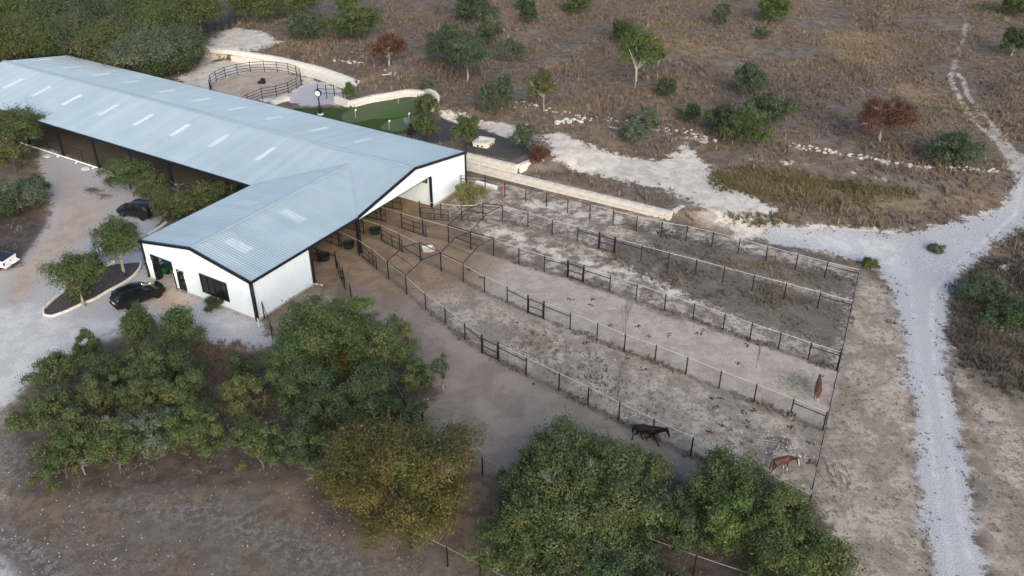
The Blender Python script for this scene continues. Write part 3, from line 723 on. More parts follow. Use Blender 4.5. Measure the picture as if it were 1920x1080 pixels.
# black trims: gables, eaves, corners, frames
def trim(a, b, w=0.14, h=0.28, name='trim'): return MB().beam(a, b, w, h).build(name, M['black_trim'], BARN)
e = 0.07
trim(B(OV + e, -OV, HE + RT - 0.05), B(OV + e, BW / 2, HR + RT - 0.03), 0.16, 0.30)
trim(B(OV + e, BW / 2, HR + RT - 0.03), B(OV + e, BW - 0.05, HE + RT - 0.05), 0.16, 0.30)
trim(B(-BG - OV, VE + OV + e, HE + RT - 0.06), B(-BG / 2, VE + OV + e, HG + RT - 0.03), 0.16, 0.30)
trim(B(-BG / 2, VE + OV + e, HG + RT - 0.03), B(OV, VE + OV + e, HE + RT - 0.06), 0.16, 0.30)
trim(B(OV + e, BW, HE + RT - 0.12), B(OV + e, VE + OV + 0.15, HE + RT - 0.12), 0.16, 0.22, 'gutter')
trim(B(-BG - OV - e, BW, HE + RT - 0.12), B(-BG - OV - e, VE + OV + 0.15, HE + RT - 0.12), 0.16, 0.22, 'gutter')
trim(B(-BM, BW + OV + e, HE + RT - 0.14), B(-BG - OV - 0.16, BW + OV + e, HE + RT - 0.14), 0.16, 0.26, 'gutter')
trim(B(-BM, -OV - e, HE + RT - 0.12), B(OV, -OV - e, HE + RT - 0.12), 0.16, 0.22, 'gutter')
def column(u, v, w=0.22, top=HE, d=None):
    mb = MB(); d = d or w; mb.box(B(u - w / 2, v + d / 2, 0), B(u + w / 2, v - d / 2, top)); return mb.build('column', M['black_trim'], BARN)
column(0.05, 0.0, 0.2); column(0.06, V1 + 0.08, 0.24, 3.92); column(-0.1, BW - 0.05, 0.42, HE - 0.05, 0.30); column(0.05, V3 - 0.12, 0.26)
column(0.05, VE + 0.05, 0.26); column(-BG - 0.03, VE + 0.05, 0.18)
for u in (-73.2, -65.8, -58.4, -51.0, -43.7, -36.45, -29.25, -22.0): column(u, BW - 0.02, 0.24)
trim(B(0.02, V1, 3.92), B(0.02, BW - 0.1, 3.92), 0.10, 0.05)
# inner portal frames of the arena
for u in (-73.2, -65.8, -58.4, -51.0, -43.7, -36.45, -29.25, -22.0):
    mb = MB(); mb.beam(B(u, BW - 0.2, HE - 0.15), B(u, BW / 2, HR - 0.2), 0.15, 0.3); mb.beam(B(u, BW / 2, HR - 0.2), B(u, 0.2, HE - 0.15), 0.15, 0.3)
    mb.build('rafter', M['black_trim'], BARN)
# garage door opening, house door, four-pane window
def frame_rect(r, w, name, dep=0.10, out=0.03):
    a, b, z0, z1 = r; f = MB(); y = VE + out
    f.box(B(a - w, y + dep / 2, z0), B(a, y - dep / 2, z1 + w)); f.box(B(b, y + dep / 2, z0), B(b + w, y - dep / 2, z1 + w))
    f.box(B(a, y + dep / 2, z1), B(b, y - dep / 2, z1 + w)); return f
g = frame_rect(GD, 0.10, 'frame'); g.box(B(GD[0] - 0.02, VE - 0.1, GD[2]), B(GD[0] + 0.13, VE - 0.6, GD[3])); gd = g.build('garage_opening', M['black_trim'], BARN)
MB().box(B(GD[0], VE - 0.2, 2.75), B(GD[1], VE - 2.2, 2.9)).build('rolled_door', M['white_metal'], gd)
d_ = MB().box(B(MD[0] + .03, VE + 0.02, MD[2]), B(MD[1] - .03, VE - 0.03, MD[3] - .03)).build('door', M['black_trim'], BARN)
frame_rect(MD, 0.05, 'f').build('door_frame', M['black_trim'], d_)
MB().box(B(MD[0] + .14, VE + 0.035, MD[2] + 1.0), B(MD[1] - .14, VE + 0.022, MD[3] - .15)).build('door_glass', M['glass_dark'], d_)
MB().tube([B(MD[1] - .10, VE + 0.02, 1.1), B(MD[1] - .10, VE + 0.09, 1.1), B(MD[1] - .22, VE + 0.09, 1.1)], 0.016, 5).build('handle', M['gray_pipe'], d_)
w_ = frame_rect(WD, 0.06, 'f'); w_.box(B(WD[0] - .06, VE + 0.08, WD[2] - .06), B(WD[1] + .06, VE - 0.02, WD[2])); w_ = w_.build('window', M['black_trim'], BARN)
pw = (WD[1] - WD[0]) / 4
for k in range(4):
    a = WD[0] + k * pw
    MB().box(B(a + .05, VE + 0.012, WD[2] + .0), B(a + pw - .05, VE - 0.01, WD[3])).build('pane', M['glass_dark'], w_)
    if k: MB().box(B(a - .05, VE + 0.06, WD[2]), B(a + .05, VE - 0.01, WD[3])).build('mullion', M['black_trim'], w_)
# amber window high on the inner white wall
aw = MB().box(B(-1.95, V1 + 0.12, 2.95), B(-0.45, V1 + 0.05, 3.8)).build('window', M['black_trim'], BARN)
MB().box(B(-1.8, V1 + 0.135, 3.08), B(-0.6, V1 + 0.11, 3.68)).build('pane', M['amber'], aw)
# wall lamps: gooseneck arms with lit bulbs
for u in (-14.62, -10.88, -9.25):
    k = MB(); k.tube([B(u, VE + 0.03, 2.28), B(u, VE + 0.25, 2.42), B(u, VE + 0.42, 2.36), B(u, VE + 0.46, 2.22)], 0.018, 5)
    k.lathe([(0.03, 0.16), (0.07, 0.12), (0.17, 0.0), (0.175, -0.01)], 12, B(u, VE + 0.46, 2.06))
    lo = k.build('wall_lamp', M['black_trim'], BARN)
    MB().lathe([(0.0, -0.05), (0.045, -0.03), (0.05, 0.0), (0.03, 0.05), (0, 0.07)], 10, B(u, VE + 0.46, 2.07)).build('bulb', M['lamp'], lo)
    L_ = bpy.data.lights.new('wall_lamp_light', 'POINT'); L_.energy = 18; L_.color = (1, 0.74, 0.46); L_.shadow_soft_size = 0.06
    q = UV(u, VE + 0.46, 1.96); lo2 = bpy.data.objects.new('wall_lamp_light', L_); lo2.location = q; COL.objects.link(lo2)
# downspouts and pipe at the open side
def pvc(pts, r=0.055, name='downspout', mat='pvc_white', par=BARN): return MB().tube(pts, r, 8).build(name, M[mat], par, smooth=True)
pvc([B(0.16, VE + 0.10, HE - 0.1), B(0.22, VE + 0.16, 0.45)], 0.06, mat='black_trim')
pvc([B(0.22, VE + 0.16, 0.45), B(0.3, VE + 0.2, 0.15), B(0.95, VE + 0.75, 0.06)])
pvc([B(0.14, V3 - 0.05, 0.1), B(0.5, V3 - 0.1, 0.08)]); pvc([B(0.75, V3 - 0.2, 0.08), B(1.05, V3 - 0.25, 0.07)])
pvc([B(-74, BW + 0.35, 0.2), B(-43.4, BW + 0.35, 0.2)], 0.09, 'drain_pipe')
pvc([B(-42.6, BW + 0.35, 0.2), B(-40.6, BW + 0.35, 0.2)], 0.09, 'drain_pipe')
pvc([B(-28.6, BW + 0.7, 0.2), B(-27.3, BW + 0.7, 0.2)], 0.09, 'drain_pipe')
for u in (-60.4, -51.3, -47.4, -43.9):
    pvc([B(u, BW + 0.35, 0.2), B(u - 0.1, BW + 0.75, 0.08)], 0.10, 'pipe_elbow')
# pipe rails of the arena
for a, b in zip((-73.2, -65.8, -58.4, -51.0, -43.7, -36.45, -29.25), (-65.8, -58.4, -51.0, -43.7, -36.45, -29.25, -22.0)):
    k = MB()
    for z in (0.55, 1.0, 1.45): k.tube([B(a, BW - 0.35, z), B(b, BW - 0.35, z)], 0.035, 5)
    k.tube([B((a + b) / 2, BW - 0.35, 0), B((a + b) / 2, BW - 0.35, 1.5)], 0.04, 5)
    k.build('rail', M['black_pipe'], BARN)
# splash blocks lying in the gravel by the drain pipe
for i, (u, lab) in enumerate(((-52.9, 'pale hexagonal splash block left of the pair by the long white drain pipe'), (-44.9, 'pale hexagonal splash block at the right end of the long white drain pipe'))):
    q = UV(u, BW + 1.15); hexa = [(0.62 * math.cos(k * math.pi / 3), 0.5 * math.sin(k * math.pi / 3)) for k in range(6)]
    o = MB().prism(hexa, -0.04, 0.07).build('splash_block', M['pvc_white'], None, (q[0], q[1], 0), AL + 0.3 * i)
    tag(o, lab, 'splash block', 'pale splash blocks along the barn')
# ------------------------------------------------------------------ things in and by the barn
def place(u, v, z=0): q = UV(u, v, z); return Vector(q)
def wheelie_bin(q, rz, mat, label, lid='tub'):
    t = thing('wheelie_bin', label, 'bin', q, rz, 'wheeled bins in the open store room')
    k = MB(); k.add([(-.24, -.26, .1), (.24, -.26, .1), (.24, .26, .1), (-.24, .26, .1), (-.31, -.35, 1.0), (.31, -.35, 1.0), (.31, .35, 1.0), (-.31, .35, 1.0)],
        [(0, 3, 2, 1), (4, 5, 6, 7), (0, 1, 5, 4), (1, 2, 6, 5), (2, 3, 7, 6), (3, 0, 4, 7)])
    k.box((-.34, -.38, .95), (.34, .38, 1.0)); k.build('body', mat, t)
    l = MB(); l.add([(-.34, -.38, 1.0), (.34, -.38, 1.0), (.34, .38, 1.02), (-.34, .38, 1.02), (-.28, -.3, 1.08), (.28, -.3, 1.08), (.28, .36, 1.1), (-.28, .36, 1.1)],
        [(4, 5, 6, 7), (0, 1, 5, 4), (1, 2, 6, 5), (2, 3, 7, 6), (3, 0, 4, 7)]); l.tube([(-.3, .42, 1.02), (.3, .42, 1.02)], .03, 6); l.build('lid', M[lid], t)
    for s in (-.3, .3): MB().tube([(s - .03, .3, .12), (s + .03, .3, .12)], .12, 10).build('wheel', M['rubber'], t)
def muck_cart(q, rz):
    t = thing('garden_cart', 'large green tub cart with black rim inside the open store room', 'cart', q, rz)
    k = MB(); k.add([(-.45, -.38, .25), (.45, -.38, .25), (.45, .38, .25), (-.45, .38, .25), (-.72, -.62, 1.15), (.72, -.62, 1.15), (.72, .62, 1.15), (-.72, .62, 1.15), (-.68, -.58, 1.15), (.68, -.58, 1.15), (.68, .58, 1.15), (-.68, .58, 1.15), (-.42, -.35, .3), (.42, -.35, .3), (.42, .35, .3), (-.42, .35, .3)],
      [(0, 3, 2, 1), (0, 1, 5, 4), (1, 2, 6, 5), (2, 3, 7, 6), (3, 0, 4, 7), (8, 9, 13, 12), (9, 10, 14, 13), (10, 11, 15, 14), (11, 8, 12, 15), (12, 13, 14, 15)]); k.build('tub', M['bin_green'], t)
    r = MB()
    for a, b in (((-.74, -.64, 1.16), (.74, -.64, 1.16)), ((.74, -.64, 1.16), (.74, .64, 1.16)), ((.74, .64, 1.16), (-.74, .64, 1.16)), ((-.74, .64, 1.16), (-.74, -.64, 1.16))): r.beam(a, b, .08, .07)
    r.build('rim', M['rubber'], t)
    f = MB().box((-.62, -.52, .9), (.62, .52, .98)); f.build('load', M['manure'], t)
    for s in (-.5, .5): MB().tube([(s - .05, 0, .25), (s + .05, 0, .25)], .25, 14).build('wheel', M['rubber'], t)
q = at(308.5, 514); muck_cart(Vector((q.x, q.y, 0.05)), AL + 0.25)
q = at(319.5, 508); wheelie_bin(Vector((q.x, q.y, 0.05)), AL, M['bin_blue'], 'blue wheeled bin standing right of the green cart in the store room', 'bin_blue')
q = at(300.5, 511); wheelie_bin(Vector((q.x, q.y, 0.05)), AL, M['concrete'], 'pale gray wheeled bin standing left of the green cart in the store room', 'concrete')
tub_spots = [((703, 433), 'black water tub farthest right of the three, beyond the thick black barn post'), ((654, 459), 'black water tub in the middle stall, left of the thick black barn post'), ((608, 482), 'black water tub nearest the white wing wall, deep in its shade')]
for (px, py), lab in tub_spots:
    q = at(px, py, 0.35); t = thing('water_tub', lab, 'water tub', q, 0, 'black round water tubs at the stalls')
    MB().lathe([(0.0, 0.05), (0.52, 0.05), (0.60, 0.55), (0.66, 0.60), (0.66, 0.64), (0.60, 0.64), (0.56, 0.42)], 20).build('tub', M['tub'], t, smooth=False)
    MB().lathe([(0.0, 0.44), (0.565, 0.44)], 20).build('water', M['water'], t)

# ------------------------------------------------------------------ fences
post_me = {}
def post_mesh(r, h):
    k = (r, h)
    if k not in post_me:
        mb = MB(); mb.tube([(0, 0, -0.3), (0, 0, h)], r, 8); mb.lathe([(r * 1.12, h), (r * 0.7, h + 0.03), (0, h + 0.045)], 8)
        post_me[k] = mb.mesh('post', M['black_pipe'])
    return post_me[k]
_rail = {}
def rail_mesh(mat, r):
    k = (mat, r)
    if k not in _rail: _rail[k] = MB().tube([(0, 0, 0), (1, 0, 0)], r, 6, cap=False).mesh('rail', M[mat])
    return _rail[k]
def seg(name, parent, a, b, mat, r):
    a, b = Vector(a), Vector(b); d = b - a
    o = link(name, rail_mesh(mat, r), parent, a, (0, math.atan2(-d.z, math.hypot(d.x, d.y)), math.atan2(d.y, d.x)), (d.length, 1, 1)); return o
def wire_panel():
    mb = MB(); L = 1.0; w = 0.0022
    for k in range(1, 20):
        x = k / 20
        mb.add([(x - w / 3, 0, 0.05), (x + w / 3, 0, 0.05), (x + w / 3, 0, 1.75), (x - w / 3, 0, 1.75)], [(0, 1, 2, 3)])
    for k in range(15):
        z = 0.06 + k * 0.12
        mb.add([(0, 0, z - w), (1, 0, z - w), (1, 0, z + w), (0, 0, z + w)], [(0, 1, 2, 3)])
    return mb.mesh('wire_mesh', M['wire'])
WIRE = wire_panel()
def fence(key, label, gates=(), braces=(), dark=0, rail='rail_pipe_sheen', pts=None, heavy=(), group='black post and wire fences of the horse paddocks'):
    P = pts or F_PTS[key]
    t = thing('wire_fence', label, 'fence', P[0], 0, group); o0 = P[0]
    for i, q in enumerate(P):
        gp_ = any(i in (g, g + 1) for g in gates) or i in heavy
        link('post', post_mesh(0.085 if gp_ else 0.058, FH + (0.12 if gp_ else 0.0)), t, q - o0, (0, 0, random.random() * 6))
    for i in range(len(P) - 1):
        a, b = P[i] - o0, P[i + 1] - o0
        if i in gates:
            g = MB(); n = (b - a).normalized(); a2, b2 = a + n * 0.12, b - n * 0.12
            for z in (0.12, 0.85, 1.62): g.tube([a2 + Zz * z, b2 + Zz * z], 0.042, 6)
            for q in (a2, b2): g.tube([q + Zz * 0.12, q + Zz * 1.62], 0.036, 6)
            g.build('gate', M['black_pipe'], t)
        else:
            seg('top_rail', t, a + Zz * FH, b + Zz * FH, 'black_pipe' if i < dark else rail, 0.027)
        if i in braces: seg('brace_rail', t, a + Zz * 1.45, b + Zz * 1.45, 'black_pipe', 0.04)
        d = b - a
        link('wire_mesh', WIRE, t, a, (0, math.atan2(-d.z, math.hypot(d.x, d.y)), math.atan2(d.y, d.x)), (d.length, 1, 1))
    return t
fence('F0', 'back paddock fence running below the long limestone retaining wall', braces=(0, 15), dark=6)
fence('F1', 'second paddock fence counted from the limestone wall, gate in weedy ground', gates=(8,), braces=(7, 9, 16))
fence('F2', 'middle paddock fence between bare sand and patchy gray weeds', gates=(9,), braces=(8, 10, 18), dark=0)
fence('F3', 'paddock fence passing the thin bare sapling and the heading away chestnut horse', gates=(8,), braces=(7, 9, 17))
fence('F4', 'paddock fence running along the dirt aisle past the dark bay horse', gates=(8,), braces=(7, 9))
fence('F5', rail='gray_pipe', label='outer aisle fence from the white wing wall down behind the oaks', gates=(8,), braces=(0, 7), heavy=(1,))
fence('F6', 'short dark fence starting at the wing corner beside the white downspout', rail='black_pipe')
fence('F7', rail='gray_pipe', label='bottom fence in front of the olive cedar at the lower frame edge')
# end fence, seen nearly along its line
ea, eb = at(1612.5, 506, FH), F_PTS['F4'][-1]
nseg = 13
EP = []
for i in range(nseg + 1):
    q = ea.lerp(eb, i / nseg); q.z = float(terrain(q.x, q.y)); EP.append(q)
fence('E', 'end fence with dull gray top rail closing the paddocks beside the gravel road', pts=EP, rail='gray_pipe')

# peaked pipe frames standing over the paddocks near the barn
def shade_frame(label, pts, peaks):
    Q = [at(px, py, 2.15) for px, py in pts]; c = sum(Q, Vector()) / 4
    t = thing('shade_frame', label, 'pipe frame', Vector((c.x, c.y, 0)), 0, 'bare peaked pipe frames over the paddocks'); c = Vector((c.x, c.y, 0))
    L = [q - c for q in Q]
    for q in L: link('post', post_mesh(0.055, 2.15), t, q)
    T = [Vector((q.x, q.y, 2.15)) for q in L]
    R0, R1 = (T[0] + T[2]) / 2 + Zz * 0.55, (T[1] + T[3]) / 2 + Zz * 0.55
    for a, b in ((T[0], R0), (R0, T[2]), (T[1], R1), (R1, T[3])): seg('rafter', t, a, b, 'black_pipe', 0.045)
    seg('ridge_beam', t, R0, R1, 'black_pipe', 0.045)
    for a, b in ((T[0], T[1]), (T[2], T[3])): seg('eave_beam', t, a, b, 'black_pipe', 0.045)
    seg('purlin', t, (T[0] + R0) / 2, (T[1] + R1) / 2, 'black_pipe', 0.025)
    seg('purlin', t, (T[2] + R0) / 2, (T[3] + R1) / 2, 'black_pipe', 0.025)
shade_frame('bare peaked pipe frame nearest the dirt aisle, closest to the oaks', [(726, 489), (760, 517), (786.7, 455), (825.7, 474)], None)
shade_frame('bare peaked pipe frame in the middle of the three, over bare sand', [(825.7, 474), (868, 494), (882, 435), (925.5, 447)], None)
shade_frame('bare peaked pipe frame farthest back, beside the yellow green shrub', [(840, 422), (882, 435), (905, 382), (942, 385)], None)

# pipe panels: stall dividers under the roof and gates folded open along the fences
panel_cache = {}
def pipe_panel(p0, p1, label, group, h=1.5, mesh=True):
    a, b = at(p0[0], p0[1], h), at(p1[0], p1[1], h); d = b - a; L = math.hypot(d.x, d.y)
    t = thing('pipe_panel', label, 'pipe panel', a, math.atan2(d.y, d.x), group)
    for x in (0, L / 2, L): MB().tube([(x, 0, 0.05), (x, 0, h)], 0.04, 6).build('upright', M['black_pipe'], t)
    for z in (0.15, h * 0.58, h): seg('rail', t, (0, 0, z), (L, 0, z), 'black_pipe', 0.036)
    if mesh: link('wire_mesh', WIRE, t, (0, 0, 0.05), (0, 0, 0), (L, 1, h / 1.85))
G1 = 'stall dividers at the barn opening'; G2 = 'pipe gates folded open against the fences'
pipe_panel((556, 452), (595.5, 468), 'stall divider beside the white wing wall', G1, 1.6)
pipe_panel((601, 427), (638, 440), 'stall divider left of the middle black water tub', G1, 1.6)
pipe_panel((642, 404), (680, 414), 'stall divider behind the thick black barn post', G1, 1.6)
pipe_panel((686, 385), (722, 393.5), 'stall divider between thick post and white inner wall', G1, 1.6)
pipe_panel((718, 366), (751.5, 371.5), 'stall divider close to the white inner wall with amber window', G1, 1.6)
pipe_panel((788, 389), (840, 394), 'open gate beside the gable wall corner post', G2)
pipe_panel((752, 407), (798, 423), 'open gate on the fence just left of the farthest pipe frame', G2)
pipe_panel((715, 431), (753, 451), 'open gate on the fence right of the farthest black tub', G2)
pipe_panel((678, 460), (704.5, 483), 'open gate just right of the thick black barn post', G2)
pipe_panel((632, 490), (645, 520), 'open gate nearest the white wing wall', G2)

# ------------------------------------------------------------------ round pen
def round_pen():
    t = thing('round_pen', 'round training pen of dark pipe panels around raked pink sand', 'round pen', PEN_C); N = 20
    def pt(a, r=PEN_R): return Vector((r * math.cos(a), r * math.sin(a), 0))
    a0 = math.atan2(at(545, 162).y - PEN_C.y, at(545, 162).x - PEN_C.x)
    for i in range(N):
        a, b = pt(a0 + 2 * math.pi * (i - .5) / N), pt(a0 + 2 * math.pi * (i + .5) / N)
        z = lambda q: float(terrain(q.x + PEN_C.x, q.y + PEN_C.y)) - PEN_C.z
        a.z, b.z = z(a), z(b); k = MB()
        if i == 0:
            for zz in (0.15, 1.6): k.tube([a + Zz * zz, b + Zz * zz], 0.04, 5)
            for q in (a, b): k.tube([q, q + Zz * 1.65], 0.045, 5)
            link('wire_mesh', WIRE, t, a, (0, 0, math.atan2((b - a).y, (b - a).x)), ((b - a).length, 1, 0.9))
            k.build('gate', M['black_pipe'], t)
        else:
            for zz in (0.35, 0.78, 1.21, 1.64): k.tube([a + Zz * zz, b + Zz * zz], 0.045, 5)
            k.tube([a, a + Zz * 1.75], 0.055, 5); k.build('panel', M['black_pipe'], t)
round_pen()
q = at(491, 156); t = thing('mounting_block', 'small black stepped block in the middle of the round pen', 'mounting block', q)
MB().box((-.55, -.35, 0), (.55, .35, .3)).build('step', M['rubber'], t); MB().box((-.05, -.3, .3), (.5, .3, .75)).build('step', M['rubber'], t)
# pipe hitching fence beside the pen
HP = [at(595, 166), at(612, 183), at(627, 183.5), at(643, 176)]
HP = [at(594.6, 158, 2.2), at(610, 159, 2.2), at(625, 159, 2.2), at(642, 166, 1.6)]
t = thing('hitching_rail', 'tall dark pipe hitching fence on pale gravel beside the round pen', 'hitching rail', HP[0])
for i, q in enumerate(HP): link('post', post_mesh(0.06, 2.2 if i < 3 else 1.6), t, q - HP[0])
for i in range(3):
    for z in (0.9, 1.55): seg('rail', t, HP[i] - HP[0] + Zz * z, HP[i + 1] - HP[0] + Zz * z, 'black_pipe', 0.04)
# far stock fence at the wood's edge
FP = [at(388, 47, 1.4), at(402, 43, 1.4), at(415, 42, 1.4), at(428, 38, 1.4), at(441, 29, 1.4)]
t = thing('stock_fence', 'far dark stock fence at the edge of the wood, upper left', 'fence', FP[0])
for q in FP: link('post', post_mesh(0.09, 1.6), t, q - FP[0])
for a, b in zip(FP[:-1], FP[1:]):
    for z in (0.5, 0.95, 1.4): seg('rail', t, a - FP[0] + Zz * z, b - FP[0] + Zz * z, 'black_pipe', 0.035)

# ------------------------------------------------------------------ limestone walls, block by block
def block_mesh(i):
    r = random.Random(i); mb = MB(); j = lambda s=0.03: r.uniform(-s, s)
    b = 0.06; V = []
    for z in (0, b, 1 - b, 1):
        ins = b if z in (0, 1) else 0
        for x, y in ((ins, ins), (1 - ins, ins), (1 - ins, 1 - ins), (ins, 1 - ins)): V.append((x - .5 + j(.012), y - .5 + j(.04), z + j(.02)))
    F = [(3, 2, 1, 0), (12, 13, 14, 15)]
    for k in range(3):
        for m in range(4): F.append((k * 4 + m, k * 4 + (m + 1) % 4, k * 4 + 4 + (m + 1) % 4, k * 4 + 4 + m))
    mb.add(V, F); return mb
BLK = {mt: [block_mesh(i).mesh('block', M[mt]) for i in range(6)] for mt in ('limestone', 'limestone_new')}
def block_wall(label, pts, z_of, courses, bl=1.25, bh=0.6, th=0.62, mat='limestone', group=None, name='limestone_wall', sink=0.12, cat='retaining wall'):
    """pts: world xy polyline of the wall's middle; courses of blocks set in running bond"""
    P = [Vector((q[0], q[1], 0)) for q in pts]; c = P[0].copy(); c.z = z_of(P[0].x, P[0].y)
    t = thing(name, label, cat, c, 0, group)
    cum = [0]
    for a, b in zip(P[:-1], P[1:]): cum.append(cum[-1] + (b - a).length)
    def on(s):
        for k in range(len(P) - 1):
            if s <= cum[k + 1] or k == len(P) - 2:
                f = (s - cum[k]) / (cum[k + 1] - cum[k]); return P[k].lerp(P[k + 1], f)
    n = max(1, int(round(cum[-1] / bl))); l = cum[-1] / n
    for cz in range(courses):
        off = 0.5 if cz % 2 else 0
        edges = [0.0] + [min(cum[-1], max(0, (i + off + random.uniform(-.12, .12)) * l)) for i in range(1 - int(off * 2), n)] + [cum[-1]]
        edges = sorted(edges)
        for s0, s1 in zip(edges[:-1], edges[1:]):
            if s1 - s0 < 0.12: continue
            a, b = on(s0), on(s1); m = (a + b) / 2; d = b - a
            z = z_of(m.x, m.y) - sink + cz * bh
            o = link('block', random.choice(BLK[mat]), t, Vector((m.x, m.y, z)) - c, (0, 0, math.atan2(d.y, d.x)), (d.length - 0.025, th * random.uniform(.94, 1.06), bh - 0.018))
    return t
zero = lambda x, y: 0.0
G3 = 'stacked limestone walls around the barn'
xy = lambda L: [UV(u, v)[:2] for u, v in L]
block_wall('long low limestone wall behind the paddocks, ending in the weeds', xy([(-4, -4.1), (8, -4.1), (25.6, -4.35)]), zero, 2, 1.5, 0.56, 0.68, group=G3)
block_wall('short limestone wing returning from the far right end of the long wall', xy([(25.6, -4.75), (26.1, -6.6)]), zero, 2, 1.3, 0.58, 0.6, group=G3)
block_wall('higher limestone wall course beside the barn corner below the gray mulch', xy([(-4, -4.25), (4.9, -4.3)]), lambda x, y: 1.16, 2, 1.5, 0.56, 0.6, group=G3)
block_wall('pale limestone wall end turning back beside the gray mulch bed', xy([(5.0, -4.5), (5.6, -7.2)]), lambda x, y: 1.16, 2, 1.4, 0.55, 0.6, 'limestone_new', group=G3)
off_ = lambda L, d: [(u, v + d) for u, v in L]
block_wall('upper tier of the long curved limestone wall behind the round pen', xy(off_(PEN_WALL, -0.35)), lambda x, y: 2.95, 1, 1.6, 0.75, 0.75, 'limestone_new', group=G3)
block_wall('lower tier of the long curved limestone wall behind the round pen', xy(off_(PEN_WALL[1:], 0.35)), lambda x, y: 2.0, 2, 1.6, 0.52, 0.9, 'limestone_new', group=G3)
block_wall('zigzag limestone wall along the back of the putting green', xy(GREEN_WALL[:6]), lambda x, y: 2.0, 2, 1.3, 0.55, 0.62, 'limestone_new', group=G3)
block_wall('curved limestone wall around the right end of the putting green', xy(GREEN_WALL[5:]), lambda x, y: 2.0, 3, 1.2, 0.50, 0.62, 'limestone_new', group=G3)
q0, q1 = at(512, 196), at(541, 186)
block_wall('two rough limestone blocks lying on gravel between pen and barn roof', [(q0.x, q0.y), (q1.x, q1.y)], lambda x, y: 2.0, 1, 2.6, 0.6, 0.8, 'limestone_new', cat='stone blocks', name='stone_blocks')
q0, q1 = at(833, 219), at(862, 232)
block_wall('flat limestone edging beside the dark gravel right of the putting green', [(q0.x, q0.y), (q1.x, q1.y)], lambda x, y: float(terrain(x, y)), 1, 1.2, 0.3, 0.5, 'limestone_new', cat='edging', name='stone_edging')
# edging of the mulched strip on the drive
sp = [at(px, py) for px, py in STRIP[:13]]
block_wall('stepped pale stone edging around the mulched strip with two oaks on the drive', [(q.x, q.y) for q in sp], zero, 1, 1.0, 0.30, 0.18, 'limestone_new', cat='edging', name='stone_edging', sink=0.08)
sp = [at(px, py) for px, py in [(185, 505), (215, 492)]]
block_wall('short stone edging half hidden between the two oaks of the strip', [(q.x, q.y) for q in sp], zero, 1, 1.0, 0.4, 0.25, 'limestone_new', cat='edging', name='stone_edging', sink=0.08)
sp = [at(px, py) for px, py in [(279, 441), (300, 428), (312, 418)]]
block_wall('low pale stone edging at the left eave of the wing', [(q.x, q.y) for q in sp], zero, 1, 1.2, 0.3, 0.25, 'limestone_new', cat='edging', name='stone_edging', sink=0.05)

# square fire pit of white blocks
def fire_pit():
    q = at(907, 271); t = thing('fire_pit', 'square white stone fire pit with vents on dark mulch', 'fire pit', q, AL + 0.12)
    for k in range(4):
        a = k * math.pi / 2
        for cz, (w, th, h) in enumerate(((1.15, 0.5, 0.42), (1.25, 0.6, 0.22))):
            o = link('block', BLK['limestone_new'][k], t, (math.cos(a) * 0.86, math.sin(a) * 0.86, cz * 0.42), (0, 0, a + math.pi / 2), (w * 2 * 0.86, th, h))
        for s in (-.3, .3):
            MB().box((-.12, -.02, .08), (.12, .02, .3)).build('vent', M['tub'], t, (math.cos(a) * 1.125 - math.sin(a) * s, math.sin(a) * 1.125 + math.cos(a) * s, 0), a + math.pi / 2)
    MB().box((-.6, -.6, 0), (.6, .6, .1)).build('ash_bed', M['manure'], t)
fire_pit()
# ------------------------------------------------------------------ putting green
def green_mat(name, c0, c1):
    t = NT(name); co = t.n('ShaderNodeNewGeometry').outputs['Position']
    c = t.mix(t.ramp(t.noise(8, co, 3), 0.3, 0.7), c0, c1); t.bsdf(c, 0.9, 0, 0.1); return t.m
M['turf'] = green_mat('turf', (0.040, 0.068, 0.020, 1), (0.054, 0.086, 0.026, 1))
M['putting'] = green_mat('putting_turf', (0.095, 0.122, 0.060, 1), (0.115, 0.144, 0.072, 1))
M['turf_light'] = green_mat('chipping_turf', (0.068, 0.125, 0.030, 1), (0.084, 0.148, 0.040, 1))
def sheet(name, pts, mat, lift, smooth_it=2):
    P = [Vector((at(*q).x, at(*q).y, 0)) for q in pts]
    for _ in range(smooth_it):
        Q = []
        for a, b in zip(P, P[1:] + P[:1]): Q += [a.lerp(b, .25), a.lerp(b, .75)]
        P = Q
    me = bpy.data.meshes.new(name); z = 2.0 + lift
    me.from_pydata([(q.x, q.y, z) for q in P], [], [tuple(range(len(P)))]); me.materials.append(mat); me.update()
    if me.polygons[0].normal.z < 0: me.flip_normals()
    return tag(link(name, me), kind='structure')
gp_uv = [(-33.5, -5.6), (-31.5, -6.6), (-30.0, -7.9), (-28.2, -8.6), (-26.5, -9.6), (-25.2, -13.2), (-23.5, -15.8), (-22.6, -17.6), (-20.2, -19.0), (-17.8, -18.1), (-16.0, -16.0), (-14.6, -12.5), (-12.6, -11.0), (-13.5, -6.0), (-15.0, -4.6), (-33.0, -4.6)]
me = bpy.data.meshes.new('putting_green_turf'); me.from_pydata([UV(u, v, 2.02) for u, v in gp_uv], [], [tuple(range(len(gp_uv)))]); me.materials.append(M['turf']); me.update()
if me.polygons[0].normal.z < 0: me.flip_normals()
tag(link('turf', me), kind='structure')
sheet('putting_green', [(637, 220), (650, 208), (680, 198), (715, 190), (760, 184), (790, 183), (800, 200), (770, 218), (730, 222), (700, 222), (672, 230), (648, 230)], M['putting'], 0.026)
sheet('putting_green', [(710, 240), (725, 228), (760, 219), (790, 215), (800, 222), (780, 235), (755, 247), (725, 246)], M['putting'], 0.030)
sheet('chipping_green', [(705, 214), (722, 207), (745, 205), (765, 208), (760, 219), (735, 222), (712, 220)], M['turf_light'], 0.034)
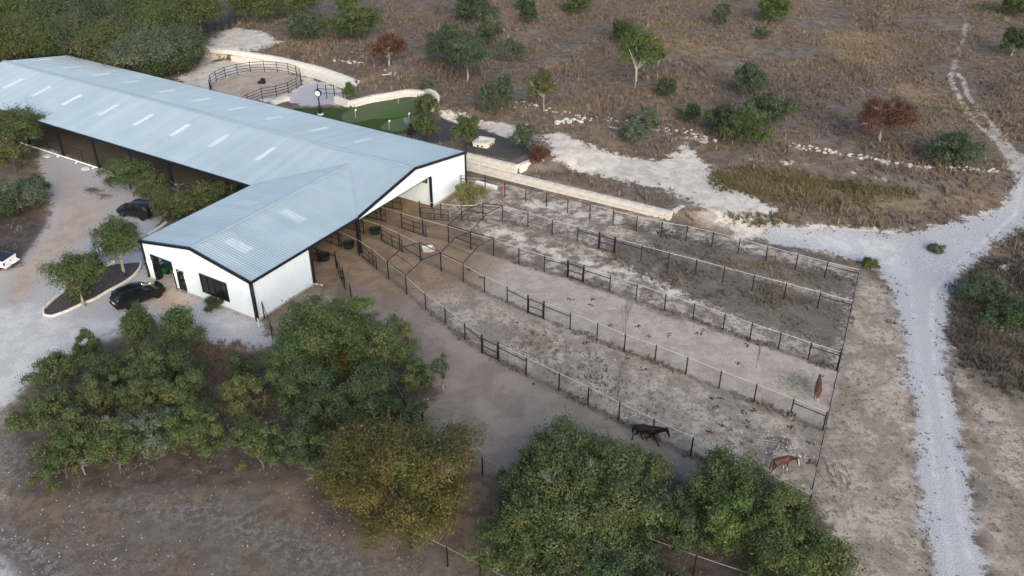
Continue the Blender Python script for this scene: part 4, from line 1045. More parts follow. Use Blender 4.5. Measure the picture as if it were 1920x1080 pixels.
def flag(px, py, lab):
    q = at(px, py); q.z = 2.03
    t = thing('golf_flag', lab, 'golf flag', q, 0.4, 'small white golf flags on the putting green')
    MB().tube([(0, 0, 0), (0, 0, 1.25)], 0.022, 5).build('pole', M['gold'], t)
    MB().add([(0, 0, 1.25), (0, 0, 0.9), (.26, .1, 1.0), (.25, .08, 1.2), (0, .03, 1.25), (0, .03, .9), (.26, .13, 1.0), (.25, .11, 1.2)], [(0, 1, 2, 3), (7, 6, 5, 4), (0, 3, 7, 4), (1, 5, 6, 2), (2, 6, 7, 3)]).build('pennant', M['pvc_white'], t)
flag(667, 221, 'leftmost white golf flag, nearest the black street clock')
flag(747, 195, 'white golf flag closest to the curved limestone wall')
flag(730, 242, 'white golf flag close to the roof edge')
flag(767, 228, 'white golf flag between the gray chair and the green oak')
def lawn_chair(q, rz, lab, mat):
    t = thing('lawn_chair', lab, 'chair', q, rz, 'slatted lawn chairs by the putting green')
    for k in range(5): MB().add([(-.3 + k * .125, .25, .3), (-.2 + k * .125, .25, .3), (-.2 + k * .125, .55, 1.05), (-.3 + k * .125, .55, 1.05), (-.3 + k * .125, .28, .3), (-.2 + k * .125, .28, .3), (-.2 + k * .125, .58, 1.05), (-.3 + k * .125, .58, 1.05)], [(0, 1, 2, 3), (7, 6, 5, 4), (0, 4, 5, 1), (2, 6, 7, 3), (1, 5, 6, 2), (0, 3, 7, 4)]).build('back_slat', mat, t)
    MB().box((-.32, -.3, .3), (.32, .3, .36)).build('seat', mat, t)
    for s in (-.36, .36):
        MB().box((s - .07, -.38, .56), (s + .07, .4, .6)).build('arm', mat, t); MB().box((s - .04, -.34, 0), (s + .04, -.24, .56)).build('leg', mat, t); MB().box((s - .04, .3, 0), (s + .04, .4, .56)).build('leg', mat, t)
lawn_chair(Vector((*at(764, 237)[:2], 2.03)), 0.6, 'blue gray slatted chair standing on the putting green edge', M['wood_gray'])
lawn_chair(at(776, 247), 1.0, 'dark slatted chair nearer the putting green of the two dark ones', M['wood_dark'])
lawn_chair(at(772, 256), 0.9, 'dark slatted chair right beside the roof edge', M['wood_dark'])
# street clock
def street_clock():
    q = at(601, 215); q.z = 2.03; t = thing('street_clock', 'black post clock with white round dial beside the putting green', 'clock', q, R_(-12))
    MB().lathe([(0, 0), (.42, 0), (.42, .2), (0, .2)], 16).build('plinth', M['limestone_new'], t)
    MB().lathe([(.30, .2), (.30, .5), (.24, .6), (.24, .95), (.17, 1.05), (.11, 1.15), (.085, 2.5), (.13, 2.56), (.06, 2.62)], 14).build('post', M['black_trim'], t)
    hd = MB().tube([(0, -.16, 3.12), (0, .16, 3.12)], .50, 24); hd.lathe([(.16, 3.58), (.2, 3.66), (.1, 3.74), (0.04, 3.9), (0, 3.92)], 10); hd.lathe([(.07, 2.5), (.2, 2.66)], 10)
    hd = hd.build('clock_head', M['black_trim'], t)
    for s in (-1, 1):
        d = MB().tube([(0, s * .15, 3.12), (0, s * .175, 3.12)], .39, 24).build('dial', M['pvc_white'], hd)
        y = s * .185; h = MB(); h.beam((0, y, 3.12), (.13 * s, y, 3.30), .012, .03); h.beam((0, y, 3.12), (-.02, y, 3.42), .012, .022)
        for k in range(12): h.beam((math.sin(k * math.pi / 6) * .31, y, 3.12 + math.cos(k * math.pi / 6) * .31), (math.sin(k * math.pi / 6) * .36, y, 3.12 + math.cos(k * math.pi / 6) * .36), .01, .022)
        h.build('hands', M['black_trim'], hd)
street_clock()
# odds and ends by the gable corner
a, b = at(893, 345), at(931, 356); d = b - a
t = thing('feed_trough', 'long white trough lying beside the yellow green shrub', 'trough', a, math.atan2(d.y, d.x)); L = d.length
k = MB(); k.add([(0, -.3, .4), (L, -.3, .4), (L, -.18, .05), (0, -.18, .05), (0, .3, .4), (L, .3, .4), (L, .18, .05), (0, .18, .05), (0, -.25, .4), (L, -.25, .4), (L, .25, .4), (0, .25, .4), (0.04, -.12, .12), (L - .04, -.12, .12), (L - .04, .12, .12), (.04, .12, .12)],
  [(0, 1, 2, 3), (5, 4, 7, 6), (3, 2, 6, 7), (0, 3, 7, 4), (1, 5, 6, 2), (0, 8, 9, 1), (4, 5, 10, 11), (8, 12, 13, 9), (11, 10, 14, 15), (12, 15, 14, 13), (0, 4, 11, 8), (1, 9, 10, 5)]); k.build('trough_body', M['pvc_white'], t)
for x in (.3, L - .3): MB().box((x - .06, -.26, 0), (x + .06, .26, .06)).build('foot', M['gray_pipe'], t)
q = at(944, 358); t = thing('feed_bucket', 'small pink bucket beside a fence post near the white trough', 'bucket', q)
MB().lathe([(0, .0), (.16, 0), (.21, .42), (.19, .42), (.15, .05), (0, .05)], 12).build('bucket', M['pink'], t); MB().tube([(-.2, 0, .4), (-.12, 0, .58), (.12, 0, .58), (.2, 0, .4)], .012, 4).build('handle', M['gray_pipe'], t)
q = at(803, 470); t = thing('storage_box', 'pale folded box lying on the sand under the middle pipe frame', 'box', q, 0.3)
k = MB(); k.add([(-.6, -.35, 0), (.6, -.35, 0), (.5, .35, 0), (-.5, .35, 0), (-.7, -.45, .35), (.7, -.45, .3), (.6, .45, .4), (-.6, .42, .45), (-.5, -.3, .08), (.5, -.3, .08), (.45, .3, .08), (-.45, .3, .08)], [(0, 3, 2, 1), (0, 1, 5, 4), (1, 2, 6, 5), (2, 3, 7, 6), (3, 0, 4, 7), (4, 5, 9, 8), (5, 6, 10, 9), (6, 7, 11, 10), (7, 4, 8, 11), (8, 9, 10, 11)]); k.build('box', M['tan_box'], t)
# tangled red hose outside the end fence
def hose():
    c = at(1565, 892); pts = []; r = random.Random(4)
    for i in range(190):
        a = i * 0.21; rad = 0.62 + 0.5 * math.sin(i * 0.13) + r.uniform(-.03, .03); drift = (i / 190) * 1.6
        x = c.x + math.cos(a) * rad * 0.55 + drift * 0.9 - 0.6; y = c.y + math.sin(a) * rad * 1.5 - drift * 0.6 + 0.5
        pts.append((x, y, float(terrain(x, y)) + 0.03 + 0.02 * math.sin(i)))
    o = MB().tube([Vector(q) - c for q in pts], 0.014, 5).build('garden_hose', M['hose'], None, c)
    tag(o, 'tangled reddish hose on the ground outside the end fence', 'hose')
hose()
# ------------------------------------------------------------------ vehicles
def loft(st, mat, name, parent, smooth=True):
    V = []; F = []; n = None
    for x, half in st:
        ring = [(x, y, z) for y, z in half] + [(x, -y, z) for y, z in half[::-1] if y > 1e-6]
        n = len(ring); V += ring
    for i in range(len(st) - 1):
        for k in range(n): F.append((i * n + k, (i + 1) * n + k, (i + 1) * n + (k + 1) % n, i * n + (k + 1) % n))
    F += [tuple(range(n)), tuple(range((len(st) - 1) * n, len(st) * n))[::-1]]
    me = bpy.data.meshes.new(name); me.from_pydata(V, [], F); me.materials.append(mat)
    me.update()
    import bmesh
    bm = bmesh.new(); bm.from_mesh(me); bmesh.ops.recalc_face_normals(bm, faces=bm.faces); bm.to_mesh(me); bm.free()
    for p_ in me.polygons: p_.use_smooth = smooth
    if smooth:
        try: me.set_sharp_from_angle(angle=R_(38))
        except Exception: pass
    return link(name, me, parent)
def wheel(parent, x, y, r=0.39, w=0.26):
    s = 1 if y > 0 else -1
    o = MB().tube([(x, y - w / 2, r), (x, y - w / 2 + .03, r), (x, y + w / 2 - .03, r), (x, y + w / 2, r)], [r * .93, r, r, r * .93], 20).build('wheel', M['rubber'], parent)
    k = MB(); yo = y + s * (w / 2 + .008); k.tube([(x, yo - s * .05, r), (x, yo, r)], r * .3, 10)
    for a in range(6):
        q = a * math.pi / 3; k.beam((x, yo - s * .01, r), (x + math.cos(q) * r * .62, yo - s * .01, r + math.sin(q) * r * .62), .07, .03, (0, 1, 0))
    k.tube([(x + math.cos(a) * r * .64, yo - s * .01, r + math.sin(a) * r * .64) for a in [i * math.pi / 8 for i in range(17)]], .025, 4)
    k.build('rim', M['rim'], o)
    MB().tube([(x + math.cos(a) * (r + .05), y + s * (w / 2 - .02), r + math.sin(a) * (r + .05)) for a in [math.pi * i / 10 for i in range(11)]], .045, 5).build('wheel_arch', M['rubber'], parent)
def half(zb, w, zbelt, wt, zt, zc):
    return [(0, zb), (w * .9, zb), (w, zb + .16), (w, (zb + zbelt) / 2 + .1), (w * .975, zbelt), (wt, zt), (wt * .55, zc), (0, zc + .01)]
def suv(q, rz, label, boxy=False, L=4.9):
    t = thing('suv', label, 'car', q, rz, 'dark cars parked by the barn'); c = M['car_black']; k = L / 4.9
    bs = [(-2.44, half(.50, .82, .95, .74, 1.0, 1.02)), (-2.36, half(.36, .93, 1.05, .80, 1.10, 1.12)), (-1.9, half(.30, .98, 1.10, .84, 1.14, 1.15)), (-.5, half(.28, .99, 1.08, .85, 1.12, 1.13)),
          (.9, half(.28, .99, 1.06, .86, 1.10, 1.12)), (1.5, half(.30, .98, 1.03, .82, 1.09, 1.13)), (2.1, half(.33, .95, .95, .72, 1.02, 1.06)), (2.36, half(.38, .88, .82, .60, .92, .95)), (2.46, half(.5, .76, .72, .5, .78, .8))]
    loft([(x * k, h) for x, h in bs], c, 'body', t)
    def g(w0, z0, w1, z1): return [(0, z0), (w0, z0), ((w0 + w1) / 2 + .02, (z0 + z1) / 2), (w1, z1 - .03), (w1 * .75, z1 + .02), (0, z1 + .04)]
    tp = 1.80 if boxy else 1.74
    cs = [(-2.32, g(.80, 1.08, .76, 1.2)), (-2.2 if boxy else -2.02, g(.85, 1.08, .70, tp - .10)), (-1.5, g(.87, 1.08, .70, tp)), (-.2, g(.88, 1.07, .71, tp)), (.35, g(.88, 1.06, .70, tp - .06)), (.62, g(.88, 1.06, .69, tp - .16)), (1.30, g(.84, 1.05, .78, 1.12))]
    loft([(x * k, h) for x, h in cs], M['glass_dark'], 'windows', t)
    r = lambda x, w, z: (x, [(0, z), (w, z - .05), (w, z - .01), (w * .8, z + .035), (0, z + .05)])
    loft([(x * k, h) for x, h in (r(-2.1, .66, tp - .08), r(-1.5, .70, tp + .02), r(-.2, .71, tp + .02), r(.38, .69, tp - .06))], c, 'roof', t)
    for s in (-1, 1):
        for a, b in (((1.28, .86, 1.08), (.50, .71, tp - .10)), ((-.35, .89, 1.08), (-.42, .72, tp)), ((-1.35, .88, 1.1), (-1.55, .71, tp)), ((-2.2, .84, 1.1), (-2.05, .70, tp - .08))):
            MB().beam((a[0] * k, a[1] * s, a[2]), (b[0] * k, b[1] * s, b[2]), .09, .05, (1, 0, 0)).build('pillar', c, t)
        MB().tube([(-1.7 * k, s * .66, tp + .03), (-1.5 * k, s * .66, tp + .09), (.0, s * .66, tp + .09), (.2 * k, s * .66, tp + .02)], .02, 5).build('roof_rail', M['rim'], t)
        mi = MB(); mi.box((.72 * k, s * 1.08 - .10, 1.08), (.90 * k, s * 1.08 + .10, 1.26)); mi.beam((.8 * k, s * .9, 1.1), (.8 * k, s * 1.05, 1.14), .05, .05); mi.build('mirror', c, t)
        MB().box((2.24 * k, s * .62 - .17, .80), (2.41 * k, s * .62 + .17, .92)).build('headlight', M['gray_pipe'], t)
        MB().box((-2.46 * k, s * .70 - .12, .86), (-2.37 * k, s * .70 + .12, 1.08)).build('tail_light', M['red_lamp'], t)
        for x in (-1.45, 1.50): wheel(t, x * k, s * .87, .40 if boxy else .38)
        for x in (.0, -1.0): MB().box((x * k - .09, s * .995 - .012, .96), (x * k + .09, s * .995 + .012, 1.0)).build('door_handle', M['rim'], t)
    MB().box((2.40 * k, -.5, .45), (2.49 * k, .5, .72)).build('grille', M['rubber'], t)
    MB().box((-2.485 * k, -.26, .72), (-2.43 * k, .26, .85)).build('licence_plate', M['pvc_white'], t)
    MB().box((-2.52 * k, -.86, .42), (-2.36 * k, .86, .60)).build('bumper', M['rubber'], t)
    if boxy: MB().tube([(-2.45 * k, 0, 1.0), (-2.70 * k, 0, 1.0)], .38, 18).build('spare_wheel', M['rubber'], t)
    MB().beam((1.33 * k, -.7, 1.11), (1.33 * k, .7, 1.11), .05, .03).build('wiper_cowl', M['rubber'], t)
a, b = at(216, 586), at(291, 556); d = b - a
suv((a + b) / 2 + Vector((0.15, .75, 0)), math.atan2(d.y, d.x), 'glossy black estate car parked nose toward the white wing, beside the mulched strip')
a, b = at(281, 413), at(231, 404); d = b - a
suv((a + b) / 2 + Vector((0, .6, 0)), math.atan2(d.y, d.x), 'black boxy off roader parked behind the tall oak of the mulched strip', True, 4.6)
def pickup(q, rz):
    t = thing('pickup_truck', 'white pickup truck with dark bed cover, cut by the left frame edge', 'truck', q, rz); c = M['car_white']
    loft([(-2.95, half(.55, .95, 1.12, .95, 1.22, 1.23)), (-2.8, half(.5, 1.0, 1.15, .97, 1.25, 1.26)), (-.9, half(.48, 1.0, 1.15, .97, 1.25, 1.26)), (-.8, half(.45, 1.0, 1.1, .9, 1.15, 1.18)), (1.2, half(.42, 1.0, 1.1, .9, 1.16, 1.2)),
          (2.4, half(.45, .98, 1.05, .85, 1.14, 1.2)), (2.9, half(.5, .92, .95, .8, 1.05, 1.1)), (3.0, half(.55, .85, .9, .75, .98, 1.0))], c, 'body', t)
    MB().box((-2.88, -.88, 1.24), (-.85, .88, 1.30)).build('bed_cover', M['vinyl'], t)
    def g(w0, z0, w1, z1): return [(0, z0), (w0, z0), ((w0 + w1) / 2 + .02, (z0 + z1) / 2), (w1, z1 - .03), (w1 * .75, z1 + .02), (0, z1 + .04)]
    loft([(-.85, g(.88, 1.15, .80, 1.3)), (-.72, g(.9, 1.14, .76, 1.86)), (.5, g(.9, 1.14, .76, 1.9)), (.95, g(.9, 1.14, .74, 1.78)), (1.6, g(.88, 1.14, .82, 1.22))], M['glass_dark'], 'windows', t)
    r = lambda x, w, z: (x, [(0, z), (w, z - .06), (w, z - .01), (w * .8, z + .035), (0, z + .05)])
    loft([r(-.75, .78, 1.87), r(.5, .78, 1.92), r(.98, .75, 1.78)], c, 'roof', t)
    MB().box((-3.0, -.80, .72), (-2.93, .80, 1.20)).build('tailgate', c, t)
    MB().box((-3.02, -.07, .93), (-2.99, .07, 1.03)).build('handle', M['rubber'], t)
    MB().box((-3.16, -.98, .52), (-2.9, -.25, .66)).build('bumper', c, t); MB().box((-3.16, .25, .52), (-2.9, .98, .66)).build('bumper', c, t)
    MB().box((-3.1, -.25, .5), (-2.92, .25, .6)).build('licence_plate', M['pvc_white'], t)
    for s in (-1, 1):
        MB().box((-3.0, s * .9 - .08, .80), (-2.92, s * .9 + .08, 1.12)).build('tail_light', M['red_lamp'], t)
        for a_, b_ in (((-.80, .88, 1.15), (-.74, .78, 1.86)), ((.4, .91, 1.15), (.35, .78, 1.9)), ((1.6, .9, 1.15), (.95, .76, 1.8))): MB().beam((a_[0], a_[1] * s, a_[2]), (b_[0], b_[1] * s, b_[2]), .12, .05, (1, 0, 0)).build('pillar', c, t)
        for x in (-1.75, 1.95): wheel(t, x, s * .87, .42, .29)
        MB().box((1.0, s * 1.1 - .12, 1.15), (1.15, s * 1.1 + .12, 1.4)).build('mirror', c, t)
a, b = at(4, 518), at(35, 497); d = (b - a).normalized()
rz = math.atan2(d.y, d.x) + math.pi / 2
hd = Vector((math.cos(rz), math.sin(rz), 0))
mid = at(19, 488, .95)
pickup(mid + hd * 2.95, rz)

# ------------------------------------------------------------------ horses
def horse(q, rz, label, coat, points, name='horse', phase=0.0, neck=0.0, blaze=None, socks=None, mane=None, turn=0.0, size=1.14):
    t = thing(name, label, 'horse', q, rz, 'horses in the paddocks'); t.scale = (size, size, size)
    vs = []; es = []; rs = []
    def V(p, r, par=None):
        vs.append(p); rs.append(r if isinstance(r, tuple) else (r, r))
        if par is not None: es.append((par, len(vs) - 1))
        return len(vs) - 1
    pel = V((-.55, 0, 1.20), (.27, .31)); loin = V((-.25, 0, 1.19), (.27, .29), pel); bar = V((.08, 0, 1.14), (.29, .33), loin); che = V((.42, 0, 1.16), (.26, .33), bar)
    ct, st = math.cos(turn), math.sin(turn); c_, s_ = math.cos(neck), math.sin(neck)
    def nk(x, z, y=0):                                   # neck and head pitched about the withers, turned sideways
        dx, dz = x - .6, z - 1.32; X = dx * c_ + dz * s_; Zc = -dx * s_ + dz * c_
        return (.6 + X * ct - y * st, X * st + y * ct, 1.32 + Zc)
    n0 = V(nk(.64, 1.33), (.19, .30), che); n1 = V(nk(.90, 1.55), (.12, .22), n0); po = V(nk(1.12, 1.74), (.09, .125), n1)
    h1 = V(nk(1.30, 1.60), (.085, .115), po); h2 = V(nk(1.48, 1.40), (.06, .075), h1); V(nk(1.56, 1.30), (.055, .06), h2)
    for s in (-1, 1):
        e0 = V(nk(1.12, 1.84, s * .06), .035, po); V(nk(1.14, 1.95, s * .075), .014, e0)
    ta = V((-.84, 0, 1.27), .06, pel); tb = V((-.97, 0, 1.02), .085, ta); tc = V((-1.0, 0, .72), .08, tb); V((-1.0, 0, .46), .03, tc)
    ph = [phase, -phase, -phase * .8, phase * .8]
    for i, s in enumerate((-1, 1)):
        w = ph[i]
        a = V((.42, s * .14, .95), (.11, .14), che); b_ = V((.42 + w * .12, s * .155, .78), (.075, .10), a); c1 = V((.44 + w * .34, s * .15, .46), .055, b_)
        d_ = V((.42 + w * .50 - abs(w) * .05, s * .15, .16), .04, c1); e_ = V((.45 + w * .54, s * .15, .08), .05, d_); V((.48 + w * .56, s * .15, .02), .058, e_)
    for i, s in enumerate((-1, 1)):
        w = ph[2 + i]
        a = V((-.60, s * .15, 1.0), (.17, .22), pel); b_ = V((-.50 + w * .15, s * .165, .80), (.11, .13), a); c1 = V((-.70 + w * .32, s * .15, .52), .06, b_)
        d_ = V((-.66 + w * .44, s * .15, .17), .042, c1); e_ = V((-.63 + w * .48, s * .15, .08), .052, d_); V((-.60 + w * .5, s * .15, .02), .06, e_)
    me = bpy.data.meshes.new('tmp'); me.from_pydata(vs, es, []); ob = bpy.data.objects.new('tmp', me); COL.objects.link(ob)
    sk = ob.modifiers.new('s', 'SKIN'); sk.use_smooth_shade = True
    for i, r in enumerate(rs): me.skin_vertices[0].data[i].radius = r
    me.skin_vertices[0].data[0].use_root = True
    sb = ob.modifiers.new('u', 'SUBSURF'); sb.levels = 2; sb.render_levels = 2
    dg = bpy.context.evaluated_depsgraph_get()
    hm = bpy.data.meshes.new_from_object(ob.evaluated_get(dg)); hm.name = 'body'
    bpy.data.objects.remove(ob); bpy.data.meshes.remove(me)
    n = len(hm.vertices); co = np.empty(n * 3, np.float32); hm.vertices.foreach_get('co', co); co = co.reshape(-1, 3)
    col = np.tile(np.array(coat), (n, 1)); P = np.array(points)
    def blend(w, c): col[:] = col * (1 - w[:, None]) + np.array(c) * w[:, None]
    blend(sstep(.72, .46, co[:, 2]) * (np.abs(co[:, 1]) > .03), P)          # dark lower legs
    blend((co[:, 0] < -.86).astype(float) * .95, P if mane is None else mane)   # tail
    if mane is None: blend(sstep(.22, .60, co[:, 0]) * .92, P)
    if socks is not None: blend(sstep(.42, .34, co[:, 2]) * (np.abs(co[:, 1]) > .03) * np.array([1.0 if any((x > 0) == (sx > 0) and (y > 0) == (sy > 0) for sx, sy in socks) else 0.0 for x, y in co[:, :2]]), (.62, .58, .52))
    blend(sstep(.07, .03, co[:, 2]), (.05, .045, .04))
    hpts = [np.array(nk(1.16, 1.77)), np.array(nk(1.56, 1.34))]
    if blaze:
        ax = (hpts[1] - hpts[0]); L2 = ax @ ax; tt = ((co - hpts[0]) @ ax) / L2
        lat = -(co[:, 0] - .6) * st + co[:, 1] * ct
        front = (co - (hpts[0] + tt[:, None] * ax)); up = np.array([ax[2], 0, -ax[0]]); up = -up / np.linalg.norm(up)
        w = ((tt > .02) & (np.abs(lat) < blaze) & (co[:, 2] > 1.0) & (co[:, 0] > .8)).astype(float); blend(w, (.72, .68, .62))
    a_ = hm.attributes.new('Col', 'FLOAT_COLOR', 'POINT'); a_.data.foreach_set('color', np.c_[col, np.ones(n)].astype(np.float32).ravel())
    hm.materials.clear(); hm.materials.append(M['hide'])
    for p_ in hm.polygons: p_.use_smooth = True
    link('body', hm, t)
    # mane: locks along the crest
    mc = P if mane is None else np.array(mane); mv = []; mf = []
    for k in range(14):
        f = k / 13; a = np.array(nk(.66 + .44 * f, 1.50 + .36 * f)); b_ = a + np.array([-.03, .10 * (1 if k % 2 else -1), -.20])
        w = .045; i = len(mv); mv += [a + [-w, 0, 0], a + [w, 0, .01], b_ + [w * .4, 0, 0], b_ + [-w * .6, 0, 0]]; mf.append((i, i + 1, i + 2, i + 3))
    link('mane', np_mesh('mane', mv, mf, M['hide'], np.tile(mc, (len(mv), 1))), t)
hp = at(1212, 829); a, b = at(1193, 824), at(1233, 834)
d = b - a
horse(hp, math.atan2(d.y, d.x), 'dark bay horse with black tail walking down the dirt aisle', (.020, .009, .007), (.006, .005, .005), phase=0.85, neck=0.38)
a, b = at(1529, 757), at(1532, 728); d = b - a
horse((a + b) / 2, math.atan2(d.y, d.x), 'chestnut horse seen from behind, heading away near the end fence', (.115, .048, .027), (.09, .04, .024), phase=0.35, neck=0.75, socks=[(-1, -1)], mane=(.11, .05, .03), size=0.96)
a, b = at(1451, 886), at(1474, 879); d = b - a
horse((a + b) / 2, math.atan2(d.y, d.x) - 0.12, 'chestnut horse with white blaze and white socks standing by the gray stones', (.090, .040, .025), (.07, .034, .022), phase=0.18, neck=0.30, blaze=.05, socks=[(1, 1), (1, -1), (-1, -1)], mane=(.085, .042, .028), turn=-1.05, size=0.92)
# ------------------------------------------------------------------ trees
PAL = {  # (low, high) leaf colours
 'oak': ((.042, .066, .024), (.106, .134, .046)), 'dark': ((.034, .058, .026), (.074, .102, .044)), 'olive': ((.062, .078, .030), (.124, .134, .056)),
 'cedar': ((.048, .049, .014), (.138, .120, .036)), 'gray': ((.070, .094, .060), (.125, .148, .094)), 'bright': ((.052, .088, .024), (.108, .146, .042)),
 'rust': ((.075, .038, .024), (.130, .066, .040)), 'amber': ((.10, .062, .018), (.17, .10, .03)), 'lime': ((.13, .14, .045), (.22, .21, .08)),
 'mid': ((.050, .074, .028), (.112, .134, .050)), 'far': ((.050, .074, .042), (.092, .116, .064)),
}
def unit(v): return v / (np.linalg.norm(v, axis=-1, keepdims=True) + 1e-9)
def leaves(cen, nrm, size, col, r, aspect=0.5):
    """one folded diamond per leaf spray"""
    n = len(cen); t = unit(np.cross(nrm, r.normal(size=(n, 3)))); b = np.cross(nrm, t)
    L = size[:, None] * t; W = size[:, None] * aspect * 0.5 * b
    V = np.stack([cen - L * .5 + W, cen + L * .5, cen - L * .5 - W], 1).reshape(-1, 3)
    F = np.arange(n * 3).reshape(-1, 3)
    return V, F, np.repeat(col, 3, 0)
def tree(name, label, cat, base, R, Ht, pal='oak', seed=0, nleaf=9000, lsize=0.24, nclump=34, low=0.22, sparse=0.0, wood='bark', squash=(1, 1), lean=(0, 0), trunk=None, cedar=False, group=None, twigs=0, sprig=0.50, multi=1, clump=0.25, shell=0.60, rz=0.0, mottle=0.6):
    r = np.random.default_rng(seed + 1000); rr = random.Random(seed)
    t = thing(name, label, cat, base, rz, group)
    zc = Ht * (low + 1) / 2; hz = Ht * (1 - low) / 2
    # clump centres in an uneven dome
    C = []; ph = r.uniform(0, 6.28, 4)
    while len(C) < nclump:
        d = unit(r.normal(size=3)); 
        if d[2] < -0.8: continue
        rad = r.uniform(shell, 1.0) ** 0.7 if r.random() < 0.8 else r.uniform(0.1, 0.6)
        az = math.atan2(d[1], d[0])
        lump = 1 + 0.22 * math.sin(2 * az + ph[0]) + 0.18 * math.sin(3 * az + ph[1]) + 0.12 * math.sin(5 * az + ph[2])
        cl = clump * R
        k = rad * (1 - clump * 0.62)
        p = np.array([d[0] * R * squash[0] * lump * k, d[1] * R * squash[1] * lump * k, d[2] * hz * k * (1 + .1 * math.sin(az + ph[3]))])
        if any(np.linalg.norm((p - q) / np.array([1, 1, hz / R])) < cl * 0.42 for q, _ in C) and r.random() < .85: continue
        C.append((p, cl * r.uniform(.5, 1.35)))
    lx, ly = lean
    P = np.array([c[0] for c in C]) + [lx, ly, zc]; CR = np.array([c[1] for c in C])
    lo, hi = np.array(PAL[pal][0]), np.array(PAL[pal][1])
    tone = r.uniform(0, 1, len(C)) * mottle + (1 - mottle) * .5
    hue = r.normal(0, .10, (len(C), 3)) * [1, .5, .8]
    # leaves
    w = CR ** 2; w /= w.sum(); ci = r.choice(len(C), nleaf, p=w)
    d = unit(r.normal(size=(nleaf, 3))); d[:, 2] = np.where(d[:, 2] < -0.5, -d[:, 2], d[:, 2])
    rad = r.uniform(0, 1, nleaf) ** 0.30
    bump_ = 1 + 0.22 * np.sin(d[:, 0] * 7 + ci * 1.7) * np.sin(d[:, 1] * 7 + ci * 2.3)
    cen = P[ci] + d * (CR[ci] * rad * bump_)[:, None] * [1, 1, .78 * min(1.3, max(.7, hz / R * 1.1))]
    nrm = unit(d * 1.0 + [0, 0, .45] + r.normal(size=(nleaf, 3)) * .42)
    size = lsize * r.uniform(.55, 1.35, nleaf)
    col = lo + (hi - lo) * np.clip(tone[ci] + r.normal(0, .24, nleaf), 0, 1.25)[:, None]
    col = np.clip(col * (1 + hue[ci]) * r.uniform(.82, 1.2, (nleaf, 1)), .004, .3)
    # sprigs that break the outline
    ns = int(len(C) * (13 if sprig else 0)); si = r.integers(0, len(C), ns)
    sdv = unit(r.normal(size=(ns, 3)) + unit(P[si] - [lx, ly, zc * .8]) * .9 + [0, 0, .45])
    m = 9; ft = np.linspace(.55, 1.0 + sprig, m)
    sc = (P[si][:, None] + sdv[:, None] * (CR[si][:, None] * ft[None] * r.uniform(.8, 1.1, (ns, 1)))[..., None] * [1, 1, .9] + r.normal(size=(ns, m, 3)) * lsize * .35).reshape(-1, 3)
    sn = unit(r.normal(size=sc.shape) * .6 + [0, 0, .9]); ss = lsize * r.uniform(.45, .95, len(sc))
    scol = np.repeat(lo + (hi - lo) * np.clip(tone[si] + .18 + r.normal(0, .2, ns), 0, 1.3)[:, None], m, 0) * r.uniform(.85, 1.2, (len(sc), 1))
    if sparse > 0:
        k1 = r.random(len(cen)) > sparse; cen, nrm, size, col = cen[k1], nrm[k1], size[k1], col[k1]
    if sprig:
        cen = np.r_[cen, sc]; nrm = np.r_[nrm, sn]; size = np.r_[size, ss]; col = np.r_[col, scol]
    kz = cen[:, 2] > 0.08; cen, nrm, size, col = cen[kz], nrm[kz], size[kz], col[kz]
    Vl, Fl, Cl = leaves(cen, nrm, size, col, r, 0.32 if cedar else 0.5)
    link('crown', np_mesh('crown', Vl, Fl, M['leaf'], Cl), t)
    # trunk, limbs, branches
    mb = MB(); tr = trunk or max(.05, R * .055)
    for s in range(multi):
        a0 = rr.uniform(0, 6.28); off = Vector((math.cos(a0), math.sin(a0), 0)) * (0 if multi == 1 else R * .12)
        fork = Vector((lx * .35, ly * .35, Ht * (low * .75 + .10))) + off * 2.2
        mb.tube([off - Zz * .3, off + Vector((0, 0, fork.z * .4)) + Vector((rr.uniform(-.1, .1), rr.uniform(-.1, .1), 0)) * R * .3, fork], [tr * 1.25, tr, tr * .8], 7)
        nl = min(len(C), 5 if multi > 1 else 7); ids = rr.sample(range(len(C)), nl)
        for i in ids:
            e = Vector(P[i]); mid = fork.lerp(e, .5) + Vector((rr.uniform(-.12, .12), rr.uniform(-.12, .12), rr.uniform(-.02, .12))) * R
            mb.tube([fork, mid, e], [tr * .6, tr * .38, tr * .14], 5, cap=False)
            for _ in range(2):
                j = min(range(len(C)), key=lambda q: (Vector(P[q]) - mid).length + rr.uniform(0, R * .8)); e2 = Vector(P[j])
                mb.tube([mid, mid.lerp(e2, .55) + Vector((0, 0, rr.uniform(0, .08) * R)), e2], [tr * .32, tr * .2, tr * .08], 4, cap=False)
    mb.build('trunk', M[wood], t, smooth=True)
    # bare gray twig sprays showing through
    if twigs:
        tb = MB()
        for _ in range(twigs):
            i = rr.randrange(len(C)); o = Vector(P[i]); out = (o - Vector((lx, ly, zc * .7))).normalized()
            st = o + out * CR[i] * .35
            for _ in range(11):
                dv = (out + Vector((rr.gauss(0, .5), rr.gauss(0, .5), rr.gauss(.1, .4)))).normalized() * CR[i] * rr.uniform(.45, .85)
                kk = st + dv * .5 + Vector((rr.gauss(0, .05), rr.gauss(0, .05), rr.gauss(0, .05)))
                tb.tube([st, kk, st + dv], [.014, .010, .005], 3, cap=False)
                for _ in range(2): tb.tube([kk, kk + dv * .4 + Vector((rr.gauss(0, .2), rr.gauss(0, .2), rr.gauss(0, .15))) * CR[i]], [.012, .005], 3, cap=False)
        tag(tb.build('dead_twigs', M['twig_gray'], t), kind='stuff')
    return t
